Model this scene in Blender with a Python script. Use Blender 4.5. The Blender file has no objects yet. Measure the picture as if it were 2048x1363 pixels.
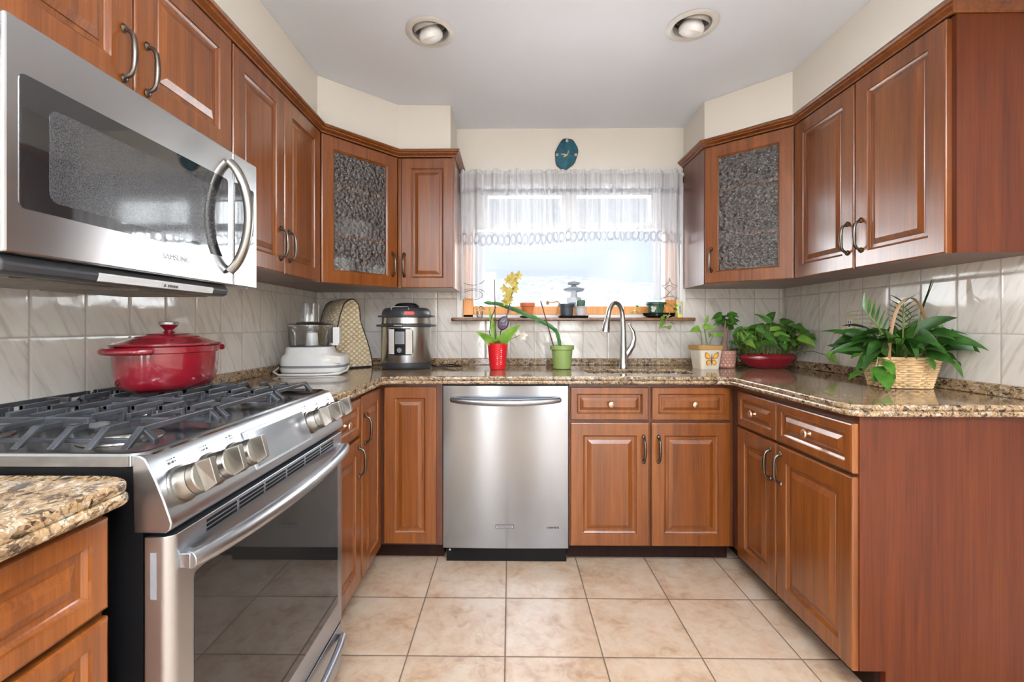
import bpy, bmesh, math, random
from mathutils import Vector, Matrix, noise
random.seed(7)
S = bpy.context.scene
COL = S.collection
PI = math.pi

# ------------------------------------------------------------------ camera, world, lights, exposure
FPX, CX, CY, W, H = 910.0, 1009.0, 652.0, 2048.0, 1363.0
cd = bpy.data.cameras.new('camera')
cd.sensor_fit = 'HORIZONTAL'; cd.sensor_width = 36.0
cd.lens = 36.0 * FPX / W
cd.shift_x = -(CX - W / 2) / W
cd.shift_y = (CY - H / 2) / W
cd.clip_start = 0.02
cam = bpy.data.objects.new('camera', cd); COL.objects.link(cam)
cam.location = (0, 0, 1.14); cam.rotation_euler = (PI / 2, 0, 0.012)
S.camera = cam

wd = bpy.data.worlds.new('daylight'); S.world = wd; wd.use_nodes = True
bgn = wd.node_tree.nodes['Background']
bgn.inputs['Color'].default_value = (0.775, 0.865, 1.0, 1); bgn.inputs['Strength'].default_value = 0.86

def area(name, loc, rot, sx, sy, power, color=(1, 1, 1)):
    l = bpy.data.lights.new(name, 'AREA'); l.shape = 'RECTANGLE'; l.size = sx; l.size_y = sy
    l.energy = power; l.color = color
    o = bpy.data.objects.new(name, l); COL.objects.link(o); o.location = loc; o.rotation_euler = rot
    return o
# added lamps at the closed rear wall: room fill and bright dishwasher bands
area('rear_fill_wide', (1.05, -3.9, 1.25), (PI / 2 + 0.15, 0, 0), 0.75, 2.1, 34, (0.96, 0.98, 1.0))
area('rear_fill_narrow', (-0.47, -3.9, 1.25), (PI / 2, 0, 0), 0.34, 2.1, 26, (0.96, 0.98, 1.0))
# added lamp behind the camera, standing in for a flash bounced off the ceiling
area('bounce_fill', (0.25, -0.6, 1.7), (PI + 0.35, 0, 0), 0.5, 0.5, 225, (0.97, 0.98, 1.0))
# daylight falling in through the kitchen window over the sink
area('kitchen_window_daylight', (0.37, 3.05, 1.63), (-PI / 2, 0, 0), 1.24, 0.70, 26, (0.95, 0.98, 1.0))

# sun over the roof, lighting the garden bank outside
sl_ = bpy.data.lights.new('sun', 'SUN'); sl_.energy = 1.7; sl_.angle = 0.01; sl_.color = (1.0, 0.98, 0.95)
so = bpy.data.objects.new('sun', sl_); COL.objects.link(so); so.rotation_euler = (math.radians(42), 0, math.radians(8))

vs = S.view_settings
vs.view_transform = 'Standard'; vs.look = 'None'; vs.gamma = 1.0; vs.use_curve_mapping = False
vs.exposure = 0.35

# ------------------------------------------------------------------ materials
class NT:
    def __init__(s, name):
        s.m = bpy.data.materials.new(name); s.m.use_nodes = True
        s.t = s.m.node_tree; s.n = s.t.nodes; s.p = s.n['Principled BSDF']; s.out = s.n['Material Output']
    def link(s, a, b): s.t.links.new(a, b)
    def put(s, sock, v):
        if hasattr(v, 'is_output') and v.is_output: s.link(v, sock)
        else: sock.default_value = v
    def node(s, typ, ins=None, **attr):
        nd = s.n.new(typ)
        for k, v in attr.items(): setattr(nd, k, v)
        if ins:
            for k, v in ins.items(): s.put(nd.inputs[k], v)
        return nd
    def math(s, op, a, b=0.0, c=0.0):
        return s.node('ShaderNodeMath', {0: a, 1: b, 2: c}, operation=op).outputs[0]
    def vmath(s, op, a, b=(0, 0, 0)):
        return s.node('ShaderNodeVectorMath', {0: a, 1: b}, operation=op).outputs[0]
    def coord(s, which='Object'): return s.node('ShaderNodeTexCoord').outputs[which]
    def pos(s): return s.node('ShaderNodeNewGeometry').outputs['Position']
    def xyz(s, v):
        o = s.node('ShaderNodeSeparateXYZ', {0: v}).outputs; return o[0], o[1], o[2]
    def comb(s, x, y, z): return s.node('ShaderNodeCombineXYZ', {0: x, 1: y, 2: z}).outputs[0]
    def scale(s, v, sc): return s.vmath('MULTIPLY', v, sc)
    def noise(s, v, scale=5.0, detail=4.0, rough=0.5, dist=0.0):
        return s.node('ShaderNodeTexNoise', {'Vector': v, 'Scale': scale, 'Detail': detail, 'Roughness': rough, 'Distortion': dist}).outputs['Fac']
    def vor(s, v, scale=5.0, feature='F1', out='Distance'):
        return s.node('ShaderNodeTexVoronoi', {'Vector': v, 'Scale': scale}, feature=feature).outputs[out]
    def ramp(s, f, stops, interp='LINEAR'):
        r = s.node('ShaderNodeValToRGB', {0: f}); cr = r.color_ramp; cr.interpolation = interp
        while len(cr.elements) < len(stops): cr.elements.new(0.5)
        for e, (p, c) in zip(cr.elements, stops):
            e.position = p; e.color = (c[0], c[1], c[2], 1) if hasattr(c, '__len__') else (c, c, c, 1)
        return r.outputs[0]
    def mix(s, f, a, b, mode='MIX'):
        nd = s.node('ShaderNodeMix', data_type='RGBA', blend_type=mode)
        s.put(nd.inputs[0], f); s.put(nd.inputs[6], a if not isinstance(a, tuple) else (*a[:3], 1)); s.put(nd.inputs[7], b if not isinstance(b, tuple) else (*b[:3], 1))
        return nd.outputs[2]
    def bump(s, h, strength=0.2, dist=0.01):
        return s.node('ShaderNodeBump', {'Height': h, 'Strength': strength, 'Distance': dist}).outputs[0]
    def rnd(s): return s.node('ShaderNodeObjectInfo').outputs['Random']
    def set(s, **kw):
        for k, v in kw.items():
            k = {'color': 'Base Color', 'rough': 'Roughness', 'metal': 'Metallic', 'normal': 'Normal', 'coat': 'Coat Weight', 'coatr': 'Coat Roughness', 'trans': 'Transmission Weight', 'ior': 'IOR', 'alpha': 'Alpha', 'sss': 'Subsurface Weight', 'spec': 'Specular IOR Level', 'sheen': 'Sheen Weight'}[k]
            if isinstance(v, tuple) and k == 'Base Color': v = (*v[:3], 1)
            s.put(s.p.inputs[k], v)
        return s.m

def srgb(r, g, b):
    f = lambda c: (c / 255 / 12.92) if c <= 10 else ((c / 255 + 0.055) / 1.055) ** 2.4
    return (f(r), f(g), f(b))

MAT = {}
def plain(name, color, rough=0.5, metal=0.0, var=0.05, **kw):
    t = NT(name); c = t.coord()
    n = t.noise(c, 18.0, 3.0)
    lo = tuple(x * (1 - var) for x in color); hi = tuple(min(1, x * (1 + var)) for x in color)
    t.set(color=t.ramp(n, [(0.3, lo), (0.7, hi)]), rough=rough, metal=metal, **kw)
    MAT[name] = t.m; return t.m

def wood(name, dark, mid, light, rough=0.34, coat=0.35, spec=0.55):
    t = NT(name); c = t.coord()
    off = t.math('MULTIPLY', t.rnd(), 37.0)
    c = t.vmath('ADD', c, t.comb(off, off, off))
    big = t.noise(t.scale(c, (7, 7, 0.55)), 1.0, 3.0, 0.55, 1.2)
    fine = t.noise(t.scale(c, (210, 210, 5)), 1.0, 3.0, 0.6)
    mid_n = t.noise(t.scale(c, (40, 40, 1.6)), 1.0, 4.0, 0.55, 0.6)
    f = t.math('ADD', t.math('MULTIPLY', big, 0.30), t.math('ADD', t.math('MULTIPLY', fine, 0.32), t.math('MULTIPLY', mid_n, 0.38)))
    col = t.ramp(f, [(0.36, dark), (0.5, mid), (0.64, light)])
    kn = t.vor(t.scale(c, (5, 5, 2.2)), 1.0)
    col = t.mix(t.ramp(kn, [(0.0, 0.55), (0.06, 0.0)]), col, dark)
    t.set(color=col, rough=rough, coat=coat, coatr=0.2, spec=spec, normal=t.bump(fine, 0.03, 0.002))
    MAT[name] = t.m
wood('cherry', srgb(92, 45, 11), srgb(119, 63, 18), srgb(138, 79, 27), 0.34, 0.85, 0.4)
wood('cherry_panel', srgb(68, 25, 7), srgb(88, 37, 11), srgb(101, 47, 16), 0.38, 0.15, 0.35)
wood('cherry_edge', srgb(70, 32, 17), srgb(92, 48, 27), srgb(108, 60, 36), 0.4, 0.3)
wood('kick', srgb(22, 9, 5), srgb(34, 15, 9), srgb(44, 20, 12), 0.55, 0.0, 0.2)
wood('oak', srgb(196, 120, 50), srgb(222, 150, 76), srgb(236, 172, 98), 0.4, 0.15)
wood('sill_wood', srgb(84, 54, 36), srgb(122, 82, 55), srgb(150, 106, 74), 0.3, 0.3)

def granite(name):
    t = NT(name); p = t.pos()
    w = t.node('ShaderNodeTexNoise', {'Vector': p, 'Scale': 16.0, 'Detail': 3.0}).outputs['Color']
    x, y, z = t.xyz(t.vmath('ADD', p, t.scale(t.vmath('SUBTRACT', w, (0.5, 0.5, 0.5)), (0.05, 0.05, 0.03))))
    q = t.comb(t.math('ADD', t.math('MULTIPLY', x, 0.95), t.math('MULTIPLY', y, 0.35)), t.math('SUBTRACT', t.math('MULTIPLY', y, 0.6), t.math('MULTIPLY', x, 0.22)), z)
    c1 = t.xyz(t.vor(q, 84.0, 'F1', 'Color'))[0]; c2 = t.xyz(t.vor(q, 190.0, 'F1', 'Color'))[1]
    n = t.noise(q, 40.0, 5.0, 0.65)
    h = t.math('ADD', t.math('ADD', t.math('MULTIPLY', c1, 0.32), t.math('MULTIPLY', c2, 0.28)), t.math('MULTIPLY', n, 0.48))
    col = t.ramp(h, [(0.26, srgb(38, 31, 28)), (0.36, srgb(82, 66, 52)), (0.44, srgb(124, 100, 74)), (0.54, srgb(158, 134, 104)), (0.64, srgb(146, 114, 76)), (0.74, srgb(184, 169, 146)), (0.86, srgb(140, 136, 134))])
    b = t.noise(q, 20.0, 4.0, 0.6, 1.5)
    col = t.mix(t.ramp(t.math('ABSOLUTE', t.math('SUBTRACT', b, 0.5)), [(0.004, 0.65), (0.022, 0.0)]), col, srgb(48, 40, 36))
    t.set(color=col, rough=0.08, spec=0.55)
    MAT[name] = t.m
granite('granite')

def brushed(name, color, rough, vec, amt=0.10, aniso=0.0, radial=False):
    t = NT(name); c = t.coord()
    n = t.noise(t.scale(c, vec), 1.0, 2.0, 0.6)
    n2 = t.noise(c, 3.2, 2.0)
    t.set(color=color, metal=1.0, rough=t.math('ADD', rough, t.math('MULTIPLY', n2, 0.08)), normal=t.bump(n, amt, 0.004))
    if aniso:
        t.p.inputs['Anisotropic'].default_value = aniso; t.p.inputs['Anisotropic Rotation'].default_value = 0.25
        t.link((t.node('ShaderNodeTangent', direction_type='RADIAL', axis='Z') if radial else t.node('ShaderNodeTangent', direction_type='UV_MAP')).outputs[0], t.p.inputs['Tangent'])
    MAT[name] = t.m
brushed('steel', (0.31, 0.325, 0.345), 0.13, (3, 3, 260), 0.006, 0.85)
brushed('steel_bright', (0.55, 0.56, 0.575), 0.17, (3, 3, 260), 0.006, 0.8)
brushed('steel_pot', (0.52, 0.52, 0.52), 0.20, (3, 3, 300), 0.004, 0.8, True)
brushed('steel_satin', (0.45, 0.47, 0.50), 0.27, (200, 200, 200), 0.01)
brushed('nickel', (0.34, 0.325, 0.295), 0.25, (300, 300, 40), 0.01)
brushed('chrome', (0.66, 0.67, 0.69), 0.10, (30, 30, 30), 0.0)
brushed('bronze', (0.15, 0.125, 0.105), 0.24, (120, 120, 120), 0.02)
brushed('copper', (0.66, 0.45, 0.33), 0.25, (120, 120, 120), 0.02)
brushed('gold', (0.80, 0.62, 0.30), 0.3, (90, 90, 90), 0.0)

def tiles(name, axis, off, zoff, pitch=0.1507, zp=0.204):
    """glazed 6x8 inch wall tile with faint diagonal marbling"""
    t = NT(name); x, y, z = t.xyz(t.pos())
    u = (x, y)[axis]
    fu = t.math('DIVIDE', t.math('SUBTRACT', u, off), pitch); fz = t.math('DIVIDE', t.math('SUBTRACT', z, zoff), zp)
    cu = t.math('FLOOR', fu); cz = t.math('FLOOR', fz)
    du = t.math('MULTIPLY', t.math('SUBTRACT', 0.5, t.math('ABSOLUTE', t.math('SUBTRACT', t.math('SUBTRACT', fu, cu), 0.5))), pitch)
    dz = t.math('MULTIPLY', t.math('SUBTRACT', 0.5, t.math('ABSOLUTE', t.math('SUBTRACT', t.math('SUBTRACT', fz, cz), 0.5))), zp)
    d = t.math('MINIMUM', du, dz)
    cell = t.comb(t.math('MULTIPLY', cu, 3.7), t.math('MULTIPLY', cz, 5.3), 0.0)
    wn = t.node('ShaderNodeTexWhiteNoise', {'Vector': cell}, noise_dimensions='3D').outputs['Value']
    dia = t.comb(t.math('ADD', u, t.math('MULTIPLY', z, 0.55)), t.math('MULTIPLY', t.math('SUBTRACT', t.math('MULTIPLY', u, 0.55), z), 0.13), t.math('MULTIPLY', wn, 9.0))
    v = t.noise(dia, 34.0, 4.0, 0.55, 0.8)
    base = t.ramp(v, [(0.34, srgb(196, 189, 180)), (0.46, srgb(216, 209, 200)), (0.7, srgb(222, 216, 208))])
    g = t.ramp(d, [(0.0009, 1.0), (0.0019, 0.0)])
    col = t.mix(g, base, srgb(168, 160, 150))
    wob = t.noise(t.vmath('ADD', t.pos(), cell), 26.0, 2.0, 0.5, 0.3)
    edge = t.ramp(d, [(0.001, 0.0), (0.006, 1.0)])
    hgt = t.math('ADD', t.math('MULTIPLY', wob, 0.22), edge)
    t.set(color=col, rough=t.ramp(g, [(0.0, 0.07), (1.0, 0.6)]), normal=t.bump(hgt, 0.16, 0.006), spec=0.55)
    MAT[name] = t.m
tiles('tile_back', 0, 0.0, 1.106, 0.150)
tiles('tile_left', 1, 1.120, 1.112, 0.1507)
tiles('tile_right', 1, 1.568, 1.114, 0.152)

def floor_mat():
    t = NT('floor_tile'); x, y, z = t.xyz(t.pos()); s = 0.3388
    fx = t.math('DIVIDE', t.math('ADD', x, 0.017), s); fy = t.math('DIVIDE', t.math('SUBTRACT', y, 1.91), s)
    cxn = t.math('FLOOR', fx); cyn = t.math('FLOOR', fy)
    dx = t.math('SUBTRACT', 0.5, t.math('ABSOLUTE', t.math('SUBTRACT', t.math('SUBTRACT', fx, cxn), 0.5)))
    dy = t.math('SUBTRACT', 0.5, t.math('ABSOLUTE', t.math('SUBTRACT', t.math('SUBTRACT', fy, cyn), 0.5)))
    d = t.math('MULTIPLY', t.math('MINIMUM', dx, dy), s)
    cell = t.comb(t.math('MULTIPLY', cxn, 4.1), t.math('MULTIPLY', cyn, 6.7), 0.0)
    p = t.vmath('ADD', t.pos(), cell)
    a = t.noise(p, 5.5, 6.0, 0.62, 0.5); b = t.noise(p, 19.0, 6.0, 0.65, 0.8); c = t.noise(p, 120.0, 2.0)
    f = t.math('ADD', t.math('MULTIPLY', a, 0.6), t.math('MULTIPLY', b, 0.4))
    col = t.ramp(f, [(0.36, srgb(164, 132, 104)), (0.46, srgb(187, 160, 134)), (0.54, srgb(198, 175, 151)), (0.66, srgb(204, 188, 168))])
    col = t.mix(t.ramp(c, [(0.27, 0.35), (0.34, 0.0)]), col, srgb(150, 122, 96))
    g = t.ramp(d, [(0.0027, 1.0), (0.0037, 0.0)])
    col = t.mix(g, col, srgb(62, 46, 32))
    hgt = t.math('ADD', t.math('MULTIPLY', b, 0.12), t.ramp(d, [(0.002, 0.0), (0.006, 1.0)]))
    t.set(color=col, rough=t.ramp(g, [(0.0, 0.30), (1.0, 0.8)]), normal=t.bump(hgt, 0.25, 0.004))
    MAT['floor_tile'] = t.m
floor_mat()

def paint(name, c, bump=0.05):
    t = NT(name); p = t.pos(); n = t.noise(p, 160.0, 2.0); m = t.noise(p, 2.0, 2.0)
    t.set(color=t.ramp(m, [(0.3, tuple(x * 0.98 for x in c)), (0.7, c)]), rough=0.62, normal=t.bump(n, bump, 0.002))
    MAT[name] = t.m
paint('wall_paint', srgb(224, 219, 209)); paint('rear_paint', srgb(140, 134, 126)); paint('ceiling_paint', srgb(227, 234, 244)); paint('white_paint', srgb(236, 236, 234))

def clear(name, tint=(0.95, 0.97, 0.97), gloss=0.10, rough=0.03):
    """thin clear glass or plastic: mostly straight-through, a glossy film on top"""
    t = NT(name); tr = t.node('ShaderNodeBsdfTransparent', {'Color': (*tint, 1)}); gl = t.node('ShaderNodeBsdfGlossy', {'Roughness': rough})
    fr = t.node('ShaderNodeFresnel', {'IOR': 1.4}); f = t.math('ADD', t.math('MULTIPLY', fr.outputs[0], 0.8), gloss * 0.3)
    mx = t.node('ShaderNodeMixShader', {0: f, 1: tr.outputs[0], 2: gl.outputs[0]})
    t.link(mx.outputs[0], t.out.inputs[0]); MAT[name] = t.m
clear('clear_plastic', (0.95, 0.96, 0.96), 0.22); clear('window_glass', (0.97, 0.98, 0.98), 0.02)

def cab_glass():
    t = NT('textured_glass'); c = t.coord()
    v = t.vor(t.vmath('ADD', c, t.scale(t.node('ShaderNodeTexNoise', {'Vector': c, 'Scale': 60.0}).outputs['Color'], (0.012, 0.012, 0.012))), 64.0, 'SMOOTH_F1')
    n = t.noise(c, 95.0, 3.0, 0.6, 0.6)
    nb = t.bump(t.math('ADD', v, t.math('MULTIPLY', n, 0.8)), 1.0, 0.012)
    rf = t.node('ShaderNodeBsdfRefraction', {'Color': (0.86, 0.88, 0.88, 1), 'Roughness': 0.0, 'IOR': 1.25, 'Normal': nb})
    tr = t.node('ShaderNodeBsdfTransparent', {'Color': (0.8, 0.82, 0.82, 1)})
    gl = t.node('ShaderNodeBsdfGlossy', {'Roughness': 0.02, 'Normal': nb})
    m1 = t.node('ShaderNodeMixShader', {0: 0.5, 1: tr.outputs[0], 2: rf.outputs[0]})
    m2 = t.node('ShaderNodeMixShader', {0: 0.17, 1: m1.outputs[0], 2: gl.outputs[0]})
    t.link(m2.outputs[0], t.out.inputs[0]); MAT['textured_glass'] = t.m
cab_glass()

def sheer(name, dens, color=(0.70, 0.70, 0.72), lace=None):
    """voile; the UV map is in metres: u along the cloth, v up from the hem"""
    t = NT(name); u, v, _ = t.xyz(t.node('ShaderNodeUVMap').outputs[0])
    weave = t.noise(t.comb(t.math('MULTIPLY', u, 260.0), t.math('MULTIPLY', v, 260.0), 0.0), 1.0, 2.0)
    pl = t.ramp(t.noise(t.comb(t.math('MULTIPLY', u, 34.0), t.math('MULTIPLY', v, 0.9), 3.0), 1.0, 2.0, 0.5), [(0.5, 0.0), (0.545, 1.0), (0.62, 0.75), (0.66, 0.0)])   # pleats lie double
    dens_s = t.math('ADD', t.math('ADD', dens - 0.12, t.math('MULTIPLY', weave, 0.12)), t.math('MULTIPLY', pl, 0.30))
    col = color
    if lace:
        pit, v0, rx, rz, wdt = lace
        q = t.math('SUBTRACT', t.math('FRACT', t.math('DIVIDE', u, pit)), 0.5)
        a = t.math('DIVIDE', t.math('MULTIPLY', q, pit), rx); b = t.math('DIVIDE', t.math('SUBTRACT', v, v0), rz)
        r = t.math('SQRT', t.math('ADD', t.math('MULTIPLY', a, a), t.math('MULTIPLY', b, b)))
        ring = t.ramp(t.math('ABSOLUTE', t.math('SUBTRACT', r, 0.82)), [(wdt, 1.0), (wdt + 0.12, 0.0)])
        hole = t.ramp(r, [(0.66, 1.0), (0.72, 0.0)])
        dens_s = t.math('MULTIPLY', dens_s, t.math('SUBTRACT', 1.0, t.math('MULTIPLY', hole, 0.85)))
        dens_s = t.math('MAXIMUM', dens_s, t.math('MULTIPLY', ring, 0.85))
        col = t.mix(ring, color, srgb(176, 178, 188))
    tr = t.node('ShaderNodeBsdfTransparent'); df = t.node('ShaderNodeBsdfDiffuse'); tl = t.node('ShaderNodeBsdfTranslucent')
    for nd in (df, tl): t.put(nd.inputs['Color'], col if not isinstance(col, tuple) else (*col, 1))
    m0 = t.node('ShaderNodeMixShader', {0: 0.10, 1: df.outputs[0], 2: tl.outputs[0]})
    m1 = t.node('ShaderNodeMixShader', {0: dens_s, 1: tr.outputs[0], 2: m0.outputs[0]})
    t.link(m1.outputs[0], t.out.inputs[0]); MAT[name] = t.m
sheer('voile', 0.66)
sheer('voile_hem', 0.62, lace=(0.041, 0.034, 0.021, 0.034, 0.12))
sheer('voile_top', 0.5, lace=(0.043, 0.012, 0.020, 0.024, 0.10))
sheer('voile_ruffle', 0.6)

plain('black', (0.004, 0.004, 0.0045), 0.4, 0.0, 0.0, spec=0.2); plain('black_matte', (0.02, 0.02, 0.021), 0.55)
plain('iron', (0.030, 0.032, 0.037), 0.36, 0.0, 0.5); plain('charcoal', (0.035, 0.036, 0.04), 0.3)
plain('black_glass', (0.012, 0.012, 0.013), 0.035, 0.0, 0.0, spec=1.0, ior=1.7)
plain('oven_glass', (0.016, 0.015, 0.015), 0.03, 0.0, 0.0, spec=0.5, ior=1.5); plain('lcd_glass', (0.30, 0.31, 0.335), 0.09, 0.55, 0.0)
plain('red_enamel', (0.175, 0.005, 0.012), 0.2, 0.0, 0.08, coat=0.7); plain('red_plastic', (0.60, 0.008, 0.016), 0.32)
plain('red_glaze', (0.20, 0.006, 0.014), 0.2, 0.0, 0.15, coat=0.5); plain('red_sticker', (0.75, 0.06, 0.05), 0.4)
plain('white_plastic', (0.72, 0.715, 0.69), 0.3); plain('grey_band', (0.20, 0.20, 0.21), 0.25); plain('pale_grey', (0.55, 0.55, 0.55), 0.4)
plain('cream_label', (0.62, 0.58, 0.52), 0.5); plain('ivory', (0.60, 0.53, 0.38), 0.35); plain('white_ceramic', (0.80, 0.79, 0.76), 0.15)
plain('bulb', (0.82, 0.82, 0.81), 0.25); plain('fixture_white', (0.66, 0.65, 0.62), 0.4); plain('fixture_inner', (0.38, 0.37, 0.35), 0.4)
plain('green_pot', srgb(136, 158, 88), 0.45); plain('dark_green_pot', srgb(46, 84, 62), 0.4); plain('terracotta', srgb(206, 110, 60), 0.7, 0.0, 0.12)
plain('slate_pot', srgb(58, 66, 74), 0.5); plain('pale_pot', srgb(206, 198, 198), 0.5); plain('soil', (0.022, 0.016, 0.011), 0.9, 0.0, 0.5)
plain('pink_pot', srgb(172, 122, 104), 0.6, 0.0, 0.2); plain('pink_motif', srgb(226, 200, 190), 0.6); plain('cream_pot', srgb(226, 217, 196), 0.55); plain('tan_rim', srgb(176, 134, 78), 0.6)
plain('orange_wing', srgb(226, 138, 50), 0.6); plain('yellow_wing', srgb(236, 190, 84), 0.6); plain('wing_line', srgb(70, 60, 34), 0.6)
plain('bark', srgb(120, 96, 84), 0.8, 0.0, 0.25); plain('stick', srgb(78, 62, 50), 0.7); plain('purple', srgb(58, 36, 66), 0.35)
plain('petal_yellow', srgb(206, 188, 104), 0.5, 0.0, 0.15); plain('petal_white', srgb(240, 232, 222), 0.5); plain('willow', srgb(212, 178, 132), 0.6, 0.0, 0.40); plain('handle_willow', srgb(196, 158, 118), 0.55, 0.0, 0.12)
plain('piping', (0.02, 0.018, 0.016), 0.6); plain('yellow_tube', srgb(232, 214, 96), 0.4); plain('blue_print', srgb(70, 130, 170), 0.5)
plain('snow_stone', (0.62, 0.64, 0.67), 0.9, 0.0, 0.06); plain('garden_grey', (0.30, 0.31, 0.33), 0.9); plain('dark_line', (0.05, 0.05, 0.05), 0.5)
plain('filter_tan', (0.16, 0.14, 0.11), 0.5, 0.3, 0.3)

def leafmat(name, c0, c1, rough=0.32):
    t = NT(name); n = t.noise(t.coord(), 26.0, 3.0)
    t.set(color=t.ramp(n, [(0.32, c0), (0.68, c1)]), rough=rough, spec=0.5)
    tl = t.node('ShaderNodeBsdfTranslucent', {'Color': (*c1, 1)}); mx = t.node('ShaderNodeMixShader', {0: 0.22, 1: t.p.outputs[0], 2: tl.outputs[0]})
    t.link(mx.outputs[0], t.out.inputs[0]); MAT[name] = t.m
leafmat('leaf', srgb(44, 84, 28), srgb(86, 134, 48)); leafmat('leaf_dark', srgb(32, 66, 26), srgb(62, 106, 40)); leafmat('leaf_light', srgb(92, 140, 46), srgb(146, 184, 78))
leafmat('cactus', srgb(60, 116, 74), srgb(104, 150, 92)); leafmat('stem_green', srgb(96, 120, 52), srgb(140, 150, 76))

def quilt():
    t = NT('quilted'); x, y, z = t.xyz(t.coord())
    h = t.math('ADD', x, t.math('MULTIPLY', y, 0.8))
    w1 = t.math('ABSOLUTE', t.math('SINE', t.math('MULTIPLY', t.math('ADD', h, t.math('MULTIPLY', z, 1.25)), 92.0)))
    w2 = t.math('ABSOLUTE', t.math('SINE', t.math('MULTIPLY', t.math('SUBTRACT', h, t.math('MULTIPLY', z, 1.25)), 92.0)))
    q = t.math('POWER', t.math('MULTIPLY', w1, w2), 0.45)
    t.set(color=t.mix(q, srgb(176, 154, 116), srgb(216, 198, 164)), rough=0.85, normal=t.bump(q, 0.8, 0.008), sheen=0.2)
    MAT['quilted'] = t.m
quilt()

def screen_mat():
    t = NT('perforated'); c = t.coord(); v = t.vor(t.scale(c, (420, 420, 420)), 1.0)
    t.set(color=t.ramp(v, [(0.25, (0.025, 0.025, 0.026)), (0.6, (0.062, 0.062, 0.065))]), rough=0.07, spec=0.8, ior=1.6)
    MAT['perforated'] = t.m
screen_mat()

def agate():
    t = NT('agate'); c = t.coord(); n = t.noise(c, 14.0, 3.0, 0.5, 1.0)
    t.set(color=t.ramp(n, [(0.3, srgb(18, 66, 88)), (0.5, srgb(34, 92, 112)), (0.72, srgb(52, 112, 126))]), rough=0.15)
    MAT['agate'] = t.m
agate(); plain('agate_rim', srgb(70, 66, 60), 0.7, 0.0, 0.3)

def bank_mat():
    t = NT('bank_stone'); p = t.pos(); n = t.noise(t.scale(p, (1.0, 1.0, 2.2)), 2.6, 6.0, 0.6, 1.6)
    e = t.math('ABSOLUTE', t.math('SUBTRACT', n, 0.5))
    t.set(color=t.ramp(e, [(0.0, (0.40, 0.41, 0.44)), (0.012, (0.66, 0.67, 0.69)), (0.1, (0.72, 0.73, 0.75))]), rough=0.9)
    MAT['bank_stone'] = t.m
bank_mat()

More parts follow.
